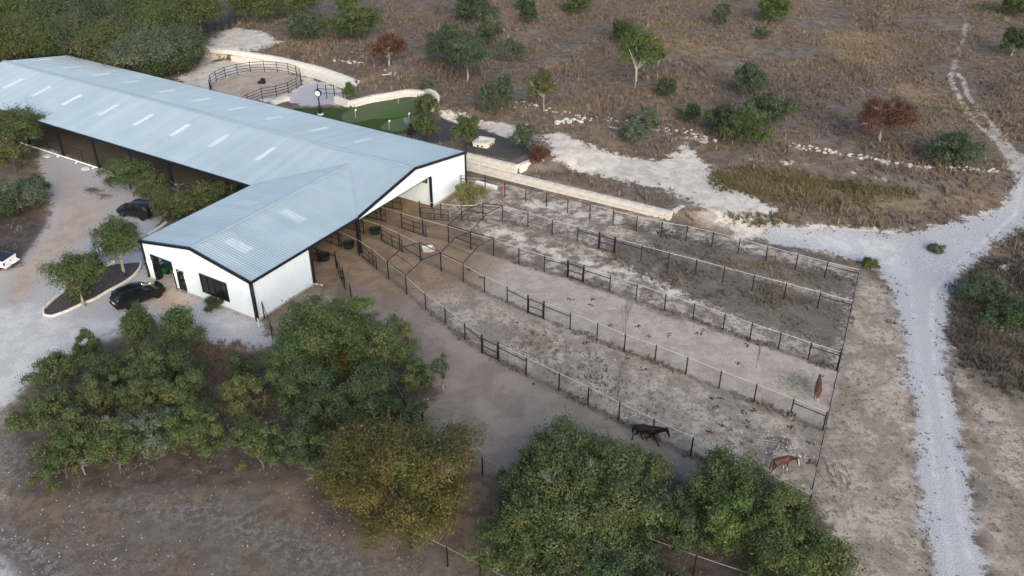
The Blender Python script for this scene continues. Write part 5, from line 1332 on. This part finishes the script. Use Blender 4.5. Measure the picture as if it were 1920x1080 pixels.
def bare_tree(label, base, Ht, mat='twig_brown', seed=0, spread=.28, r0=.05, name='bare_sapling', depth=4):
    t = thing(name, label, 'sapling', base, 0, 'bare young trees in the paddocks'); rr = random.Random(seed); tk = MB(); mb = MB()
    tk.tube([(0, 0, -.2), (rr.uniform(-.05, .05), 0, Ht * .25), (rr.uniform(-.08, .08), rr.uniform(-.08, .08), Ht * .5)], [r0, r0 * .8, r0 * .55], 6)
    def grow(p, d, L, r, k):
        if k == 0 or L < .12: return
        q = p + d * L; mb.tube([p, p.lerp(q, .5) + Vector((rr.gauss(0, .03), rr.gauss(0, .03), 0)), q], [r, r * .8, r * .55], 4, cap=False)
        for _ in range(3): grow(p.lerp(q, rr.uniform(.45, 1)), (d + Vector((rr.gauss(0, spread * 1.5), rr.gauss(0, spread * 1.5), rr.uniform(-.05, .25)))).normalized(), L * rr.uniform(.55, .8), r * .6, k - 1)
    for z in (.22, .3, .38, .46, .5, .5):
        grow(Vector((0, 0, Ht * z)), Vector((rr.gauss(0, spread), rr.gauss(0, spread), 1)).normalized(), Ht * .24, r0 * .5, depth)
    tk.build('trunk', M[mat], t); mb.build('branches', M[mat], t); return t
def crown_at(cx, cy, hc): p = at(cx, cy, hc); return p
_seed = [0]
def T(cx, cy, w, Ht, pal, label, kind='oak', group='trees', **kw):
    """crown centre and width as seen in the photograph, height in metres"""
    low = kw.pop('low', .2 if group not in (GN, GR) else .04); hc = Ht * (low + 1) / 2
    p = at(cx, cy, hc); s = ppm((p.x, p.y, p.z + hc)); R = w / 2 / s * (1.02 if group == GN else 1.10 if group in (GR, GB) else 1.22)
    _seed[0] += 1; far = s < 14.5
    area = R * R + R * Ht * .5
    ls = kw.pop('ls', max(.20, 3.7 / s))
    n = int(min(46000, max(900, kw.pop('dens', 1.0) * area * 30 / (ls * ls))))
    nm = {'oak': 'oak_tree', 'cedar': 'cedar_tree', 'bush': 'bush', 'dead': 'dying_tree', 'shrub': 'shrub', 'juniper': 'juniper_tree'}[kind]
    kw.setdefault('nclump', int(min(90, 24 + R * R * 2.6)))
    return tree(nm, label, 'shrub' if kind in ('bush', 'shrub') else 'tree', p, R, Ht, pal, _seed[0], n, ls, low=low, group=group, **kw)
GN = 'oaks of the thicket below the wing'; GW = 'trees of the wood at the upper left'; GF = 'scattered trees in the dry field'; GR = 'large oaks at the lower right'; GB = 'planted trees around the barn'
# --- thicket, lower left
T(257, 610, 74, 4.6, 'oak', 'round oak directly below the black estate car', group=GN, low=.12, clump=.36)
T(338, 616, 92, 4.4, 'oak', 'round oak on the gravel below the big black window of the wing', group=GN, low=.12, twigs=2, clump=.36)
T(168, 652, 52, 3.6, 'oak', 'small upright oak at the upper left tip of the thicket beside the drive', group=GN)
T(112, 690, 118, 3.4, 'mid', 'low oak spreading leftmost over the pale gravel drive', group=GN, squash=(1, .7), low=.3)
T(205, 690, 84, 4.0, 'dark', 'dark oak behind the low spreading one at the drive', group=GN)
T(290, 682, 124, 5.0, 'oak', 'light green oak in front of the two round oaks', group=GN, twigs=3)
T(345, 700, 78, 4.2, 'dark', 'dark oak at the right of the light green one, by the dry brush', group=GN)
T(188, 742, 84, 4.6, 'olive', 'olive tinged oak left of the dark hollow in the thicket', group=GN, twigs=2)
T(266, 752, 96, 4.6, 'olive', 'olive oak in the middle of the thicket beside the gray deadwood', group=GN, twigs=3)
T(352, 750, 92, 4.8, 'mid', 'oak with yellowish tips near the gap in the thicket', group=GN, twigs=2)
T(88, 772, 108, 4.0, 'mid', 'leftmost oak at the thicket edge above the road verge', group=GN, twigs=3)
T(142, 800, 92, 4.2, 'olive', 'oak mixed with gray dead twigs near the left end of the thicket', group=GN, twigs=10)
T(112, 858, 106, 3.8, 'oak', 'lowest left oak of the thicket beside a dead white branch', group=GN, twigs=5)
T(212, 838, 108, 4.2, 'mid', 'oak at the lower edge, left of the dark clearing', group=GN, twigs=2)
T(290, 812, 106, 4.4, 'gray', 'grayish oak full of bare twigs below the olive one', group=GN, twigs=11)
T(375, 806, 112, 4.8, 'oak', 'broad oak at the lower middle edge of the thicket', group=GN, twigs=2)
T(455, 752, 90, 5.0, 'olive', 'bright sided oak left of the big dark green one', group=GN, twigs=1)
T(455, 700, 74, 3.6, 'dark', 'low dark oak in the gap beside the drive gravel', group=GN)
T(485, 836, 98, 4.4, 'oak', 'oak at the thicket bottom between the broad oak and the dark pair', group=GN, twigs=1)
T(600, 640, 190, 7.2, 'oak', 'big leafy oak rising behind the thicket, nearest the outer aisle fence', group=GN, nclump=80)
T(655, 612, 92, 6.8, 'bright', 'light topped oak crown at the top of the big group', group=GN)
T(712, 656, 128, 6.6, 'mid', 'oak on the right side of the big group facing the aisle', group=GN, nclump=56)
T(545, 700, 120, 5.2, 'oak', 'oak at the left foot of the big group', group=GN)
T(582, 752, 128, 6.0, 'dark', 'dark green oak below the big group', group=GN, nclump=60)
T(690, 745, 130, 5.6, 'dark', 'dark green oak between the cedar and the big group', group=GN, nclump=60)
T(566, 832, 100, 5.0, 'dark', 'dark green oak left of the olive cedar', group=GN, twigs=1)
T(655, 690, 44, 3.6, 'amber', 'small orange brown bush glowing among the green oaks', kind='bush', group=GN, low=.1)
T(782, 710, 70, 3.8, 'mid', 'low oak lobe sticking out right into the aisle', group=GN)
T(828, 690, 42, 3.6, 'gray', 'thin gray green oak sapling leaning alone in the aisle', group=GN, sparse=.45, wood='bark_pale', low=.3, trunk=.09)
T(752, 780, 80, 4.0, 'dark', 'small dark oak tucked behind the cedar by the gate', group=GN)
# --- cedar
T(750, 890, 278, 6.8, 'cedar', 'wide olive brown cedar in the lower middle with dead gray twigs', kind='cedar', group=None, cedar=True, nclump=120, clump=.20, twigs=9, ls=.24, dens=3.4, low=-.02, squash=(1, .80), shell=.55)
# --- lower right
T(1065, 890, 226, 5.6, 'oak', 'very wide oak below the dark bay horse', group=GR, nclump=95, twigs=1, clump=.22, low=.25)
T(1180, 915, 152, 5.0, 'mid', 'oak crown joined on the right of the very wide oak', group=GR, nclump=66, clump=.24)
T(980, 905, 96, 5.0, 'dark', 'dark oak at the left edge of the wide oak, over the aisle fence', group=GR)
T(1100, 960, 250, 5.6, 'mid', 'broad oak in front of the very wide one, over a dark hollow', group=GR, nclump=80, twigs=3, clump=.22)
T(990, 1020, 170, 5.4, 'oak', 'oak at the bottom edge right of the outer fence', group=GR, nclump=70, twigs=1, clump=.24)
T(1085, 1060, 150, 4.4, 'dark', 'low dark oak at the bottom edge in the middle of the lower right group', group=GR, twigs=2)
T(1180, 1076, 150, 3.0, 'dark', 'dark low growth at the bottom edge in front of the outer fence', kind='bush', group=GR)
T(1262, 985, 120, 4.4, 'dark', 'shaded oak between the wide oak and the right one, over the fence', group=GR)
T(1362, 925, 165, 5.2, 'oak', 'large oak touching the paddock corner near the blazed horse', group=GR, nclump=80, clump=.24)
T(1440, 975, 170, 5.2, 'mid', 'rightmost large oak beside the open shoulder', group=GR, nclump=80, clump=.24)
T(1395, 985, 150, 5.2, 'bright', 'yellow green lower crown of the right group above the fence', group=GR, clump=.26)
T(1478, 1052, 172, 4.8, 'oak', 'oak at the bottom right corner of the group', group=GR, nclump=70, clump=.24)
# --- planted around the barn
T(138, 512, 92, 5.8, 'oak', 'left oak of the mulched strip, with pale trunk', group=GB, wood='bark_pale', low=.3, trunk=.14, clump=.34)
T(216, 448, 88, 7.0, 'oak', 'tall right oak of the mulched strip hiding the off roader', group=GB, wood='bark_pale', low=.28, trunk=.16, clump=.34)
T(140, 548, 42, 1.4, 'mid', 'small bush under the left oak of the mulched strip', kind='bush', group=GB, low=0)
T(172, 492, 40, 1.8, 'dark', 'dark shrub between the two oaks of the mulched strip', kind='shrub', group=GB, low=0)
T(400, 570, 34, 1.0, 'dark', 'low dark hedge below the black four pane window', kind='shrub', group=GB, low=0)
T(238, 324, 84, 3.8, 'oak', 'leftmost shrubby oak before the open arena side', group=GB)
T(278, 350, 64, 3.2, 'mid', 'shrubby oak second from left before the arena side', group=GB)
T(312, 378, 76, 3.0, 'olive', 'olive shrubby oak nearest the off roader', group=GB)
T(345, 388, 66, 3.0, 'mid', 'shrubby oak beside the left eave of the wing', group=GB)
T(378, 372, 70, 3.4, 'oak', 'shrubby oak close to the roof valley corner', group=GB, twigs=2)
T(418, 358, 52, 3.0, 'olive', 'twiggy oak in the inner corner between arena and wing', group=GB, twigs=4)
bt = bare_tree('pale leafless tree among the green shrubs before the arena', at(338, 372), 2.6, 'twig_gray', 3, .6, .07, 'bare_tree', 3); bt['group'] = 'leafless trees'
T(24, 240, 104, 6.5, 'mid', 'tall oak at the left frame edge covering the arena corner', group=GB, low=.25)
T(20, 290, 60, 4.0, 'olive', 'olive oak below the tall one at the left frame edge', group=GB, low=.2)
T(28, 362, 92, 3.6, 'gray', 'gray green thicket shrub at the left frame edge beside the drive', kind='shrub', group=GB, twigs=6, low=.05)
T(60, 350, 50, 3.0, 'dark', 'dark shrub beside the gray green one at the drive bend', kind='shrub', group=GB, low=.05)
T(-20, 390, 80, 3.0, 'dark', 'dark shrub cut by the left frame edge above the pickup', kind='shrub', group=GB, low=.05)
T(880, 360, 48, 2.6, 'lime', 'feathery yellow green shrub at the white gable corner', kind='shrub', group=None, low=.05, sparse=.35, twigs=3)
T(797, 196, 46, 3.6, 'mid', 'oak beside the green, the upper one half over the curved wall', group=GB)
T(803, 235, 52, 4.4, 'oak', 'round oak between the putting green and the dark gravel', group=GB, low=.12)
T(876, 245, 50, 4.4, 'oak', 'round oak left of the white fire pit', group=GB, low=.12)
T(985, 256, 54, 3.6, 'far', 'oak at the left end of the big white caliche patch', group=GB, low=.1)
T(1010, 290, 34, 2.2, 'rust', 'low reddish bush beside a stump under the caliche patch', kind='bush', group=GB, low=0)
T(655, 168, 20, 2.6, 'bright', 'slender sapling at the end of the curved pen wall', group=GB, low=.15)
T(800, 158, 22, 2.6, 'gray', 'thin gray green sapling behind the curved green wall', group=GB, sparse=.3)
# --- wood, upper left
for row in [
 (22, 26, 112, 9, 'bright', 'yellow green tree in the upper left corner of the frame'), (112, 22, 112, 9, 'mid', 'tree second along the top edge from the left corner'),
 (178, 26, 84, 8.5, 'far', 'dark gap side tree third along the top edge'), (240, 30, 100, 8.5, 'far', 'tree in the middle of the top edge of the wood'),
 (305, 24, 96, 8, 'mid', 'tree along the top edge just left of the bare gray trunk'), (365, 12, 84, 8, 'mid', 'rightmost tree of the wood at the top edge'),
 (40, 74, 104, 8, 'mid', 'left tree of the second row, behind the far end of the barn'), (104, 78, 76, 7.5, 'oak', 'dense tree above the barn ridge end'),
 (150, 62, 84, 7.5, 'far', 'grayish tree in the second row of the wood'), (8, 92, 70, 6.5, 'olive', 'olive tree at the left edge just above the roof'),
 (205, 78, 92, 8, 'olive', 'olive tree left of the fallen fence gap'), (262, 96, 96, 7.5, 'gray', 'pale green tree leaning over the far eave'),
 (225, 105, 70, 5.5, 'olive', 'low olive tree against the far eave of the barn'), (308, 92, 84, 7, 'gray', 'grayish tree with visible dark limbs by the caliche yard'), (347, 86, 72, 6.5, 'far', 'last tree of the wood beside the caliche yard'),
 (278, 128, 70, 4.5, 'dark', 'dark undergrowth tree at the roof edge near the pen'), (330, 118, 50, 3.4, 'dark', 'dark low tree at the foot of the last wood trees'), (340, 46, 60, 6.5, 'mid', 'small tree behind the stock fence'),
 (78, 48, 90, 8, 'far', 'tree between first and second row above the ridge end'), (-30, 60, 90, 8.5, 'mid', 'tree cut by the left frame edge in the wood'), (290, 58, 84, 8, 'oak', 'green tree in the second row right of the olive one'),
 (460, 8, 44, 5.5, 'mid', 'small dark tree at the top edge above the caliche yard'), (502, 6, 56, 6, 'oak', 'tree at the top edge with a forked pale trunk'), (565, 4, 50, 5.5, 'mid', 'tree at the top edge left of the yellow juniper')]:
    T(*row[:5], row[5], group=GW, low=.15, clump=.34)
# --- field
for row in [
 (669, 42, 72, 5.5, 'oak', 'dense round oak near the top, left of the rusty tree', {}), (577, 48, 68, 4.4, 'far', 'gray green bush left of the dense round oak', {'twigs': 2}),
 (648, 6, 34, 5, 'bright', 'yellow green juniper at the top edge over the round oak', {}), (840, 82, 74, 6.5, 'far', 'left oak of the big dark pair in the field', {}), (875, 98, 72, 7, 'far', 'right oak of the big dark pair, pale trunk below', {'wood': 'bark_pale', 'low': .3}),
 (916, 46, 42, 7.5, 'far', 'slim upright tree behind the big dark pair of oaks', {}), (884, 14, 56, 5.5, 'far', 'tree at the top edge behind the big dark pair of oaks', {}), (962, 92, 42, 3.8, 'gray', 'sparse gray green tree right of the big dark pair of oaks', {'sparse': .4}),
 (930, 182, 52, 5.2, 'far', 'oak standing left of the small olive juniper', {}), (945, 160, 30, 4.0, 'far', 'small oak leaning on the one left of the juniper', {}), (992, 28, 26, 3.2, 'dark', 'small dark bush near the top, left of centre', {}), (988, 8, 24, 2.6, 'dark', 'small dark bush at the top edge left of centre', {}),
 (1083, 4, 44, 4.2, 'oak', 'bush at the top edge in the middle', {}), (1172, 58, 46, 3.6, 'dark', 'dark bush just behind the lone round topped tree', {}), (1250, 164, 34, 3.0, 'dark', 'small dark bush right of the lone round topped tree', {}),
 (1450, 14, 56, 5, 'bright', 'bright green tree at the top edge right of centre', {}), (1404, 146, 54, 5.2, 'far', 'upper oak of the dark group of four in the right field', {}), (1452, 205, 66, 5.4, 'far', 'right oak of the dark group of four', {}),
 (1400, 238, 76, 5.2, 'oak', 'front oak of the dark group of four, with bare twigs', {'twigs': 4}), (1352, 220, 52, 4.2, 'dark', 'left oak of the dark group of four', {}), (1213, 222, 44, 3.8, 'gray', 'right one of two pale green bushes above the white caliche', {}), (1192, 246, 44, 3.2, 'gray', 'left one of two pale green bushes above the white caliche', {'twigs': 1}),
 (1294, 210, 32, 2.4, 'dark', 'small dark bush left of the dark group of four', {}), (1790, 280, 82, 4.4, 'far', 'oak beside the two rut track at right', {}), (1905, 76, 52, 4.8, 'dark', 'oak cut by the right frame edge near the top', {'wood': 'bark_pale'}), (1910, 8, 46, 4.5, 'oak', 'tree in the upper right corner of the frame', {}),
 (1432, 60, 20, 2.6, 'gray', 'sparse gray shrub below the bright green tree', {'sparse': .5}), (1355, 24, 30, 4.2, 'gray', 'faint gray tree left of the bright green tree', {'sparse': .55}), (1895, 590, 90, 1.6, 'dark', 'dark bramble at the right frame edge', {}), (1845, 545, 70, 1.5, 'far', 'green topped bramble beside the gravel fork', {}), (1632, 494, 26, .9, 'bright', 'small green weed bush at the paddock corner', {}), (1757, 467, 26, .5, 'gray', 'flat gray weed growing in the middle of the gravel junction', {})]:
    kw = dict(row[6]); kw.setdefault('low', .06)
    T(*row[:5], row[5], kind='bush' if row[3] < 3.5 else 'oak', group=GF, **kw)
T(1196, 93, 58, 9.0, 'bright', 'lone round topped green tree with tall pale trunk in the field', kind='juniper', group=GF, nclump=46, low=.27, wood='bark_pale', trunk=.22, clump=.30, sprig=.1)
T(1236, 104, 22, 5.0, 'bright', 'small green tree right beside the lone round topped tree', kind='juniper', group=GF, low=.55, wood='bark_pale', sprig=.1)
T(1020, 157, 45, 6.2, 'olive', 'small olive juniper with thin pale trunk in the field', kind='juniper', group=GF, low=.32, wood='bark_pale', trunk=.12, sprig=.12)
T(727, 88, 62, 5.0, 'rust', 'rust brown dying tree with pale trunk left in the field', kind='dead', group='rust coloured dying trees', low=.28, wood='bark_pale', trunk=.2, sparse=.25)
T(1660, 216, 100, 5.6, 'rust', 'wide rust brown dying tree above the white rock row at right', kind='dead', group='rust coloured dying trees', low=.30, wood='bark_pale', trunk=.2, sparse=.45, squash=(1, .75), twigs=6)
bare_tree('bare sapling touching the third paddock fence, tallest of the four', at(1170, 655), 6.0, seed=11, spread=.16, depth=4)
bare_tree('bare sapling near the aisle fence, above the white stones', at(1157, 754), 4.6, seed=12, spread=.24, depth=4)
bare_tree('bare sapling on the pink sand left of the chestnut horse seen from behind', at(1418, 690), 3.6, 'twig_brown', seed=13, spread=.12, depth=2)
bare_tree('bare sapling standing in the gray stone ring above the blazed horse', at(1466, 832), 3.6, 'twig_gray', seed=14, spread=.2, depth=2)
bt = bare_tree('tall leafless gray tree at the edge of the wood over the stock fence', at(378, 58), 7.0, 'twig_gray', 15, .3, .14, 'bare_tree', 4); bt['group'] = 'leafless trees'
bt = bare_tree('dead white branching snag beside the lowest left oak of the thicket', at(160, 890), 2.2, 'twig_gray', 16, .8, .06, 'bare_tree', 3); bt['group'] = 'leafless trees'
# dark stump under the caliche patch
q = at(1016, 300); t = thing('tree_stump', 'gray hollow stump beside the low reddish bush', 'stump', q)
MB().lathe([(.34, -.2), (.30, .3), (.28, .9), (.24, .9), (.2, .5), (0, .45)], 10).build('bole', M['twig_gray'], t)

# ------------------------------------------------------------------ dry grass and brush
def tufts(name, n, region, hmin, hmax, prob, cols, seed, blades=9, wid=.055, spread=.32):
    r = np.random.default_rng(seed)
    x = r.uniform(region[0], region[1], n); y = r.uniform(region[2], region[3], n)
    vis = np.abs(x) < y * .72 + 12; x, y = x[vis], y[vis]
    z = zones(x, y); p = prob(x, y, z); k = r.random(len(x)) < p; x, y = x[k], y[k]; m = len(x)
    h = r.uniform(hmin, hmax, m) * (.6 + .8 * fbm(x / 5, y / 5, 3, 2)); g = terrain(x, y)
    cn = fbm(x / 9, y / 9, 21, 3); c2 = fbm(x / 2.5, y / 2.5, 31, 2)
    C = np.array(cols); f = np.clip((cn * .65 + c2 * .35 - .3) / .42 + r.normal(0, .12, m), 0, .999) * (len(C) - 1); i0 = f.astype(int); fr = (f - i0)[:, None]
    col = C[i0] * (1 - fr) + C[np.minimum(i0 + 1, len(C) - 1)] * fr; col = col * r.uniform(.75, 1.25, (m, 1)); sw = np.clip(zones(x, y)['straw'], 0, 1)[:, None]; col = col * (1 - .55 * sw) + np.array([.30, .225, .135]) * .55 * sw
    a = r.uniform(0, 6.283, (m, blades)); sp = r.uniform(.1, 1, (m, blades)) * spread * h[:, None]
    hh = h[:, None] * r.uniform(.55, 1.05, (m, blades)); w = wid * r.uniform(.7, 1.4, (m, blades)) * (.6 + h[:, None])
    bx = x[:, None] + np.cos(a) * sp * .35; by = y[:, None] + np.sin(a) * sp * .35
    tx = x[:, None] + np.cos(a) * sp * 1.3; ty = y[:, None] + np.sin(a) * sp * 1.3; aa = a + r.uniform(-1, 1, a.shape) + 1.57
    V = np.empty((m, blades, 3, 3))
    V[..., 0, 0] = bx - np.cos(aa) * w; V[..., 0, 1] = by - np.sin(aa) * w; V[..., 0, 2] = (g - .04)[:, None]
    V[..., 1, 0] = bx + np.cos(aa) * w; V[..., 1, 1] = by + np.sin(aa) * w; V[..., 1, 2] = (g - .04)[:, None]
    V[..., 2, 0] = tx; V[..., 2, 1] = ty; V[..., 2, 2] = g[:, None] + hh
    cc = np.repeat(col[:, None], blades * 3, 1).reshape(-1, 3)
    tag(link(name, np_mesh(name, V.reshape(-1, 3), np.arange(m * blades * 3).reshape(-1, 3), M['grass'], cc)), kind='stuff')
    return m
DRY = [(.150, .128, .118), (.195, .165, .148), (.165, .128, .100), (.235, .182, .135), (.165, .125, .092), (.30, .24, .17), (.155, .145, .088)]
def p_field(x, y, z):
    u, v = to_uv(x, y)
    w = 1 - np.clip(1.25 * (z['gravel'] + z['caliche'] * .95 + z['mulch'] + z['sand'] + z['litter'] * .75 + z['gray'] * .95 + z['shoulder'] * .8 + z['footing'] + z['aisle'] + z['warm']), 0, 1)
    w = w * (v < -4.6) * (1 - ((u > -33) & (u < -12) & (v > -19)) * (np.interp(u, _P2u, _P2v) < v))
    w = w * np.where((u < -12) & (np.interp(u, _P2u, _P2v) + .5 < v), .15, 1)
    return w * np.clip(2.4 * fbm(x / 7, y / 7, 77, 4) - .75, .06, 1)
tufts('dry_grass', 230000, (-140, 140, 70, 215), .22, .75, p_field, DRY, 1, blades=6, wid=.05, spread=.65)
def p_scrub(x, y, z): return p_field(x, y, z) * np.clip(fbm(x / 5, y / 5, 55, 4) * 7 - 4.1, 0, 1)
tufts('low_scrub', 40000, (-140, 140, 75, 215), .35, .85, p_scrub, [(.075, .068, .058), (.105, .088, .075), (.095, .098, .065), (.14, .115, .095)], 12, blades=9, wid=.05, spread=.8)
def p_olive(x, y, z): return np.clip(z['olive'] * 3.0 - .3, 0, 1) * (1 - np.clip(z['gravel'] * 2, 0, 1)) * np.clip(fbm(x / 3, y / 3, 5) * 1.6 - .3, 0, 1)
tufts('green_grass', 130000, (20, 80, 78, 128), .25, .6, p_olive, [(.075, .085, .034), (.125, .118, .05), (.19, .15, .08)], 2, blades=11, wid=.028, spread=.75)
def p_weed(x, y, z): return np.clip(z['weeds'] * 2.2 - .4, 0, 1) * np.clip(fbm(x / 2.2, y / 2.2, 9, 4) * 3.4 - 1.25, 0, 1) * (1 - np.clip(z['footing'] * 1.6, 0, 1))
tufts('weeds', 110000, (-20, 75, 35, 110), .12, .42, p_weed, [(.105, .092, .078), (.145, .122, .096), (.18, .14, .10), (.22, .18, .125)], 3, blades=6, wid=.045, spread=.7)
def p_low(x, y, z):
    w = np.clip(z['shoulder'] * .40 + z['gray'] * .5 + z['litter'] * .38, 0, 1) * (1 - np.clip(z['gravel'] * 2, 0, 1)) * (1 - np.clip(z['caliche'], 0, 1))
    u, v = to_uv(x, y); ins = (u > -BM) & (u < 0) & (v > 0) & (v < BW + BL)
    return w * np.clip(fbm(x / 1.8, y / 1.8, 15, 4) * 3.2 - 1.25, 0, 1) * ~ins
tufts('short_weeds', 230000, (-60, 70, 22, 90), .05, .20, p_low, [(.125, .110, .094), (.175, .152, .132), (.215, .19, .168), (.27, .24, .215)], 4, blades=6, wid=.035, spread=1.0)
def p_brush(x, y, z):
    u, v = to_uv(x, y); d = np.hypot((x - RB.x) / 9, (y - RB.y) / 11)
    return np.clip(1.3 - d, 0, 1) * (1 - np.clip(z['gravel'] * 3, 0, 1)) * np.clip(fbm(x / 2, y / 2, 19) * 2 - .4, 0, 1)
RB = at(1880, 590)
def p_edge(x, y, z):
    d = ROAD.sd(x, y); return np.exp(-(d / .9) ** 2) * np.clip(fbm(x / 1.8, y / 1.8, 41) * 2.6 - 1.1, 0, 1)
tufts('road_edge_weeds', 36000, (8, 60, 28, 90), .05, .20, p_edge, [(.075, .070, .055), (.11, .10, .075), (.14, .115, .08)], 8, blades=7, wid=.045, spread=1.0)
HAY = at(1488, 716)
tufts('spilled_hay', 2600, (HAY.x - 3, HAY.x + 3, HAY.y - 3, HAY.y + 3), .03, .10, lambda x, y, z: np.exp(-((x - HAY.x) / 1.2) ** 2 - ((y - HAY.y) / .9) ** 2) * .8, [(.16, .22, .15), (.22, .27, .18)], 9, blades=6, wid=.04, spread=2.0)
tufts('brush', 34000, (RB.x - 14, RB.x + 14, RB.y - 16, RB.y + 14), .25, .7, p_brush, [(.060, .064, .050), (.092, .088, .074), (.105, .092, .075), (.16, .13, .095)], 5, blades=10, wid=.032, spread=.8)
RB2 = at(400, 680)
def p_b2(x, y, z): return np.clip(1.2 - np.hypot((x - RB2.x) / 4.5, (y - RB2.y) / 3), 0, 1) * .8
tufts('dry_brush', 3000, (RB2.x - 6, RB2.x + 6, RB2.y - 4, RB2.y + 4), .2, .7, p_b2, [(.16, .12, .10), (.24, .17, .13)], 6, blades=9, wid=.03, spread=.7)

# ------------------------------------------------------------------ stones and droppings
def chunks(name, spots, mat, seed, flat=.6):
    r = random.Random(seed); V = []; F = []
    for x, y, s in spots:
        z = float(terrain(x, y)); b = len(V); a0 = r.uniform(0, 6.28); n = 5
        for lz, k in ((-.15, .9), (.35, 1.0), (.8, .55)):
            for i in range(n):
                a = a0 + 2 * math.pi * i / n + r.uniform(-.3, .3); V.append((x + math.cos(a) * s * k * r.uniform(.7, 1.2), y + math.sin(a) * s * k * r.uniform(.7, 1.2), z + lz * s * flat))
        for q in range(2):
            for i in range(n): F.append((b + q * n + i, b + q * n + (i + 1) % n, b + q * n + n + (i + 1) % n, b + q * n + n + i))
        F.append(tuple(b + 2 * n + i for i in range(n)))
    me = bpy.data.meshes.new(name); me.from_pydata(V, [], F); me.materials.append(M[mat]); me.update()
    return tag(link(name, me), kind='stuff')
r = random.Random(5)
def around(px, py, n, rx, ry, s0, s1):
    c = at(px, py); return [(c.x + r.gauss(0, rx), c.y + r.gauss(0, ry), r.uniform(s0, s1)) for _ in range(n)]
sp = around(1455, 832, 110, .85, .85, .025, .075) + around(1190, 777, 40, .75, .6, .03, .09) + around(1172, 632, 14, .8, .5, .03, .1) + around(1490, 856, 10, 1.2, .6, .05, .11)
for px, py in ((1222, 826), (1050, 665), (1135, 662), (1154, 676), (1164, 733), (1140, 735), (1245, 702), (1348, 770), (1296, 814), (1390, 808), (1504, 910), (1483, 888), (1420, 815), (1051, 671), (1087, 723), (800, 750), (1690, 780)): sp += around(px, py, 2, .15, .15, .05, .10)
chunks('limestone_rubble', sp, 'rock', 1)
sp = []
for line, n, s0, s1 in (([(960, 189), (1040, 207), (1100, 222), (1185, 232)], 42, .10, .34), ([(1230, 238), (1290, 246), (1340, 268)], 32, .10, .32), ([(1475, 270), (1590, 290), (1700, 309), (1880, 320)], 80, .10, .32), ([(590, 100), (640, 115), (680, 118)], 24, .12, .35), ([(1040, 232), (1095, 226)], 14, .2, .5), ([(715, 135), (740, 137)], 16, .12, .3), ([(1868, 610), (1890, 620)], 14, .08, .22)):
    W = [at(*q) for q in line]
    for _ in range(n):
        k = r.randrange(len(W) - 1); q = W[k].lerp(W[k + 1], r.random()); sp.append((q.x + r.gauss(0, .45), q.y + r.gauss(0, .35), r.uniform(s0, s1)))
chunks('limestone_ledge', sp, 'rock', 2)
sp = []
for px, py, n in ((20, 905, 40), (60, 945, 20), (150, 990, 30), (230, 1035, 40), (30, 1020, 50), (330, 1050, 25), (90, 1050, 30), (570, 955, 12), (640, 1040, 20)): sp += around(px, py, n // 2, 1.6, 1.0, .02, .065)
chunks('scattered_stones', sp, 'rock', 3)
sp = []
for px, py in ((1072, 561), (1112, 561), (1108, 572), (1145, 610), (1197, 611), (1254, 628), (1312, 626), (1318, 620), (1402, 648), (1215, 631), (1172, 671), (1206, 692), (1098, 643), (1085, 745), (1333, 748), (1343, 763), (1352, 746), (1395, 773), (1414, 770), (1400, 790), (1402, 800), (1330, 810), (1380, 680), (1540, 705), (1520, 830), (1520, 866), (1480, 800), (1000, 720), (903, 520), (880, 505), (905, 340)):
    c = at(px, py); sp += [(c.x + r.gauss(0, .16), c.y + r.gauss(0, .13), r.uniform(.05, .12)) for _ in range(9)]
chunks('horse_droppings', sp, 'manure', 4, .5)
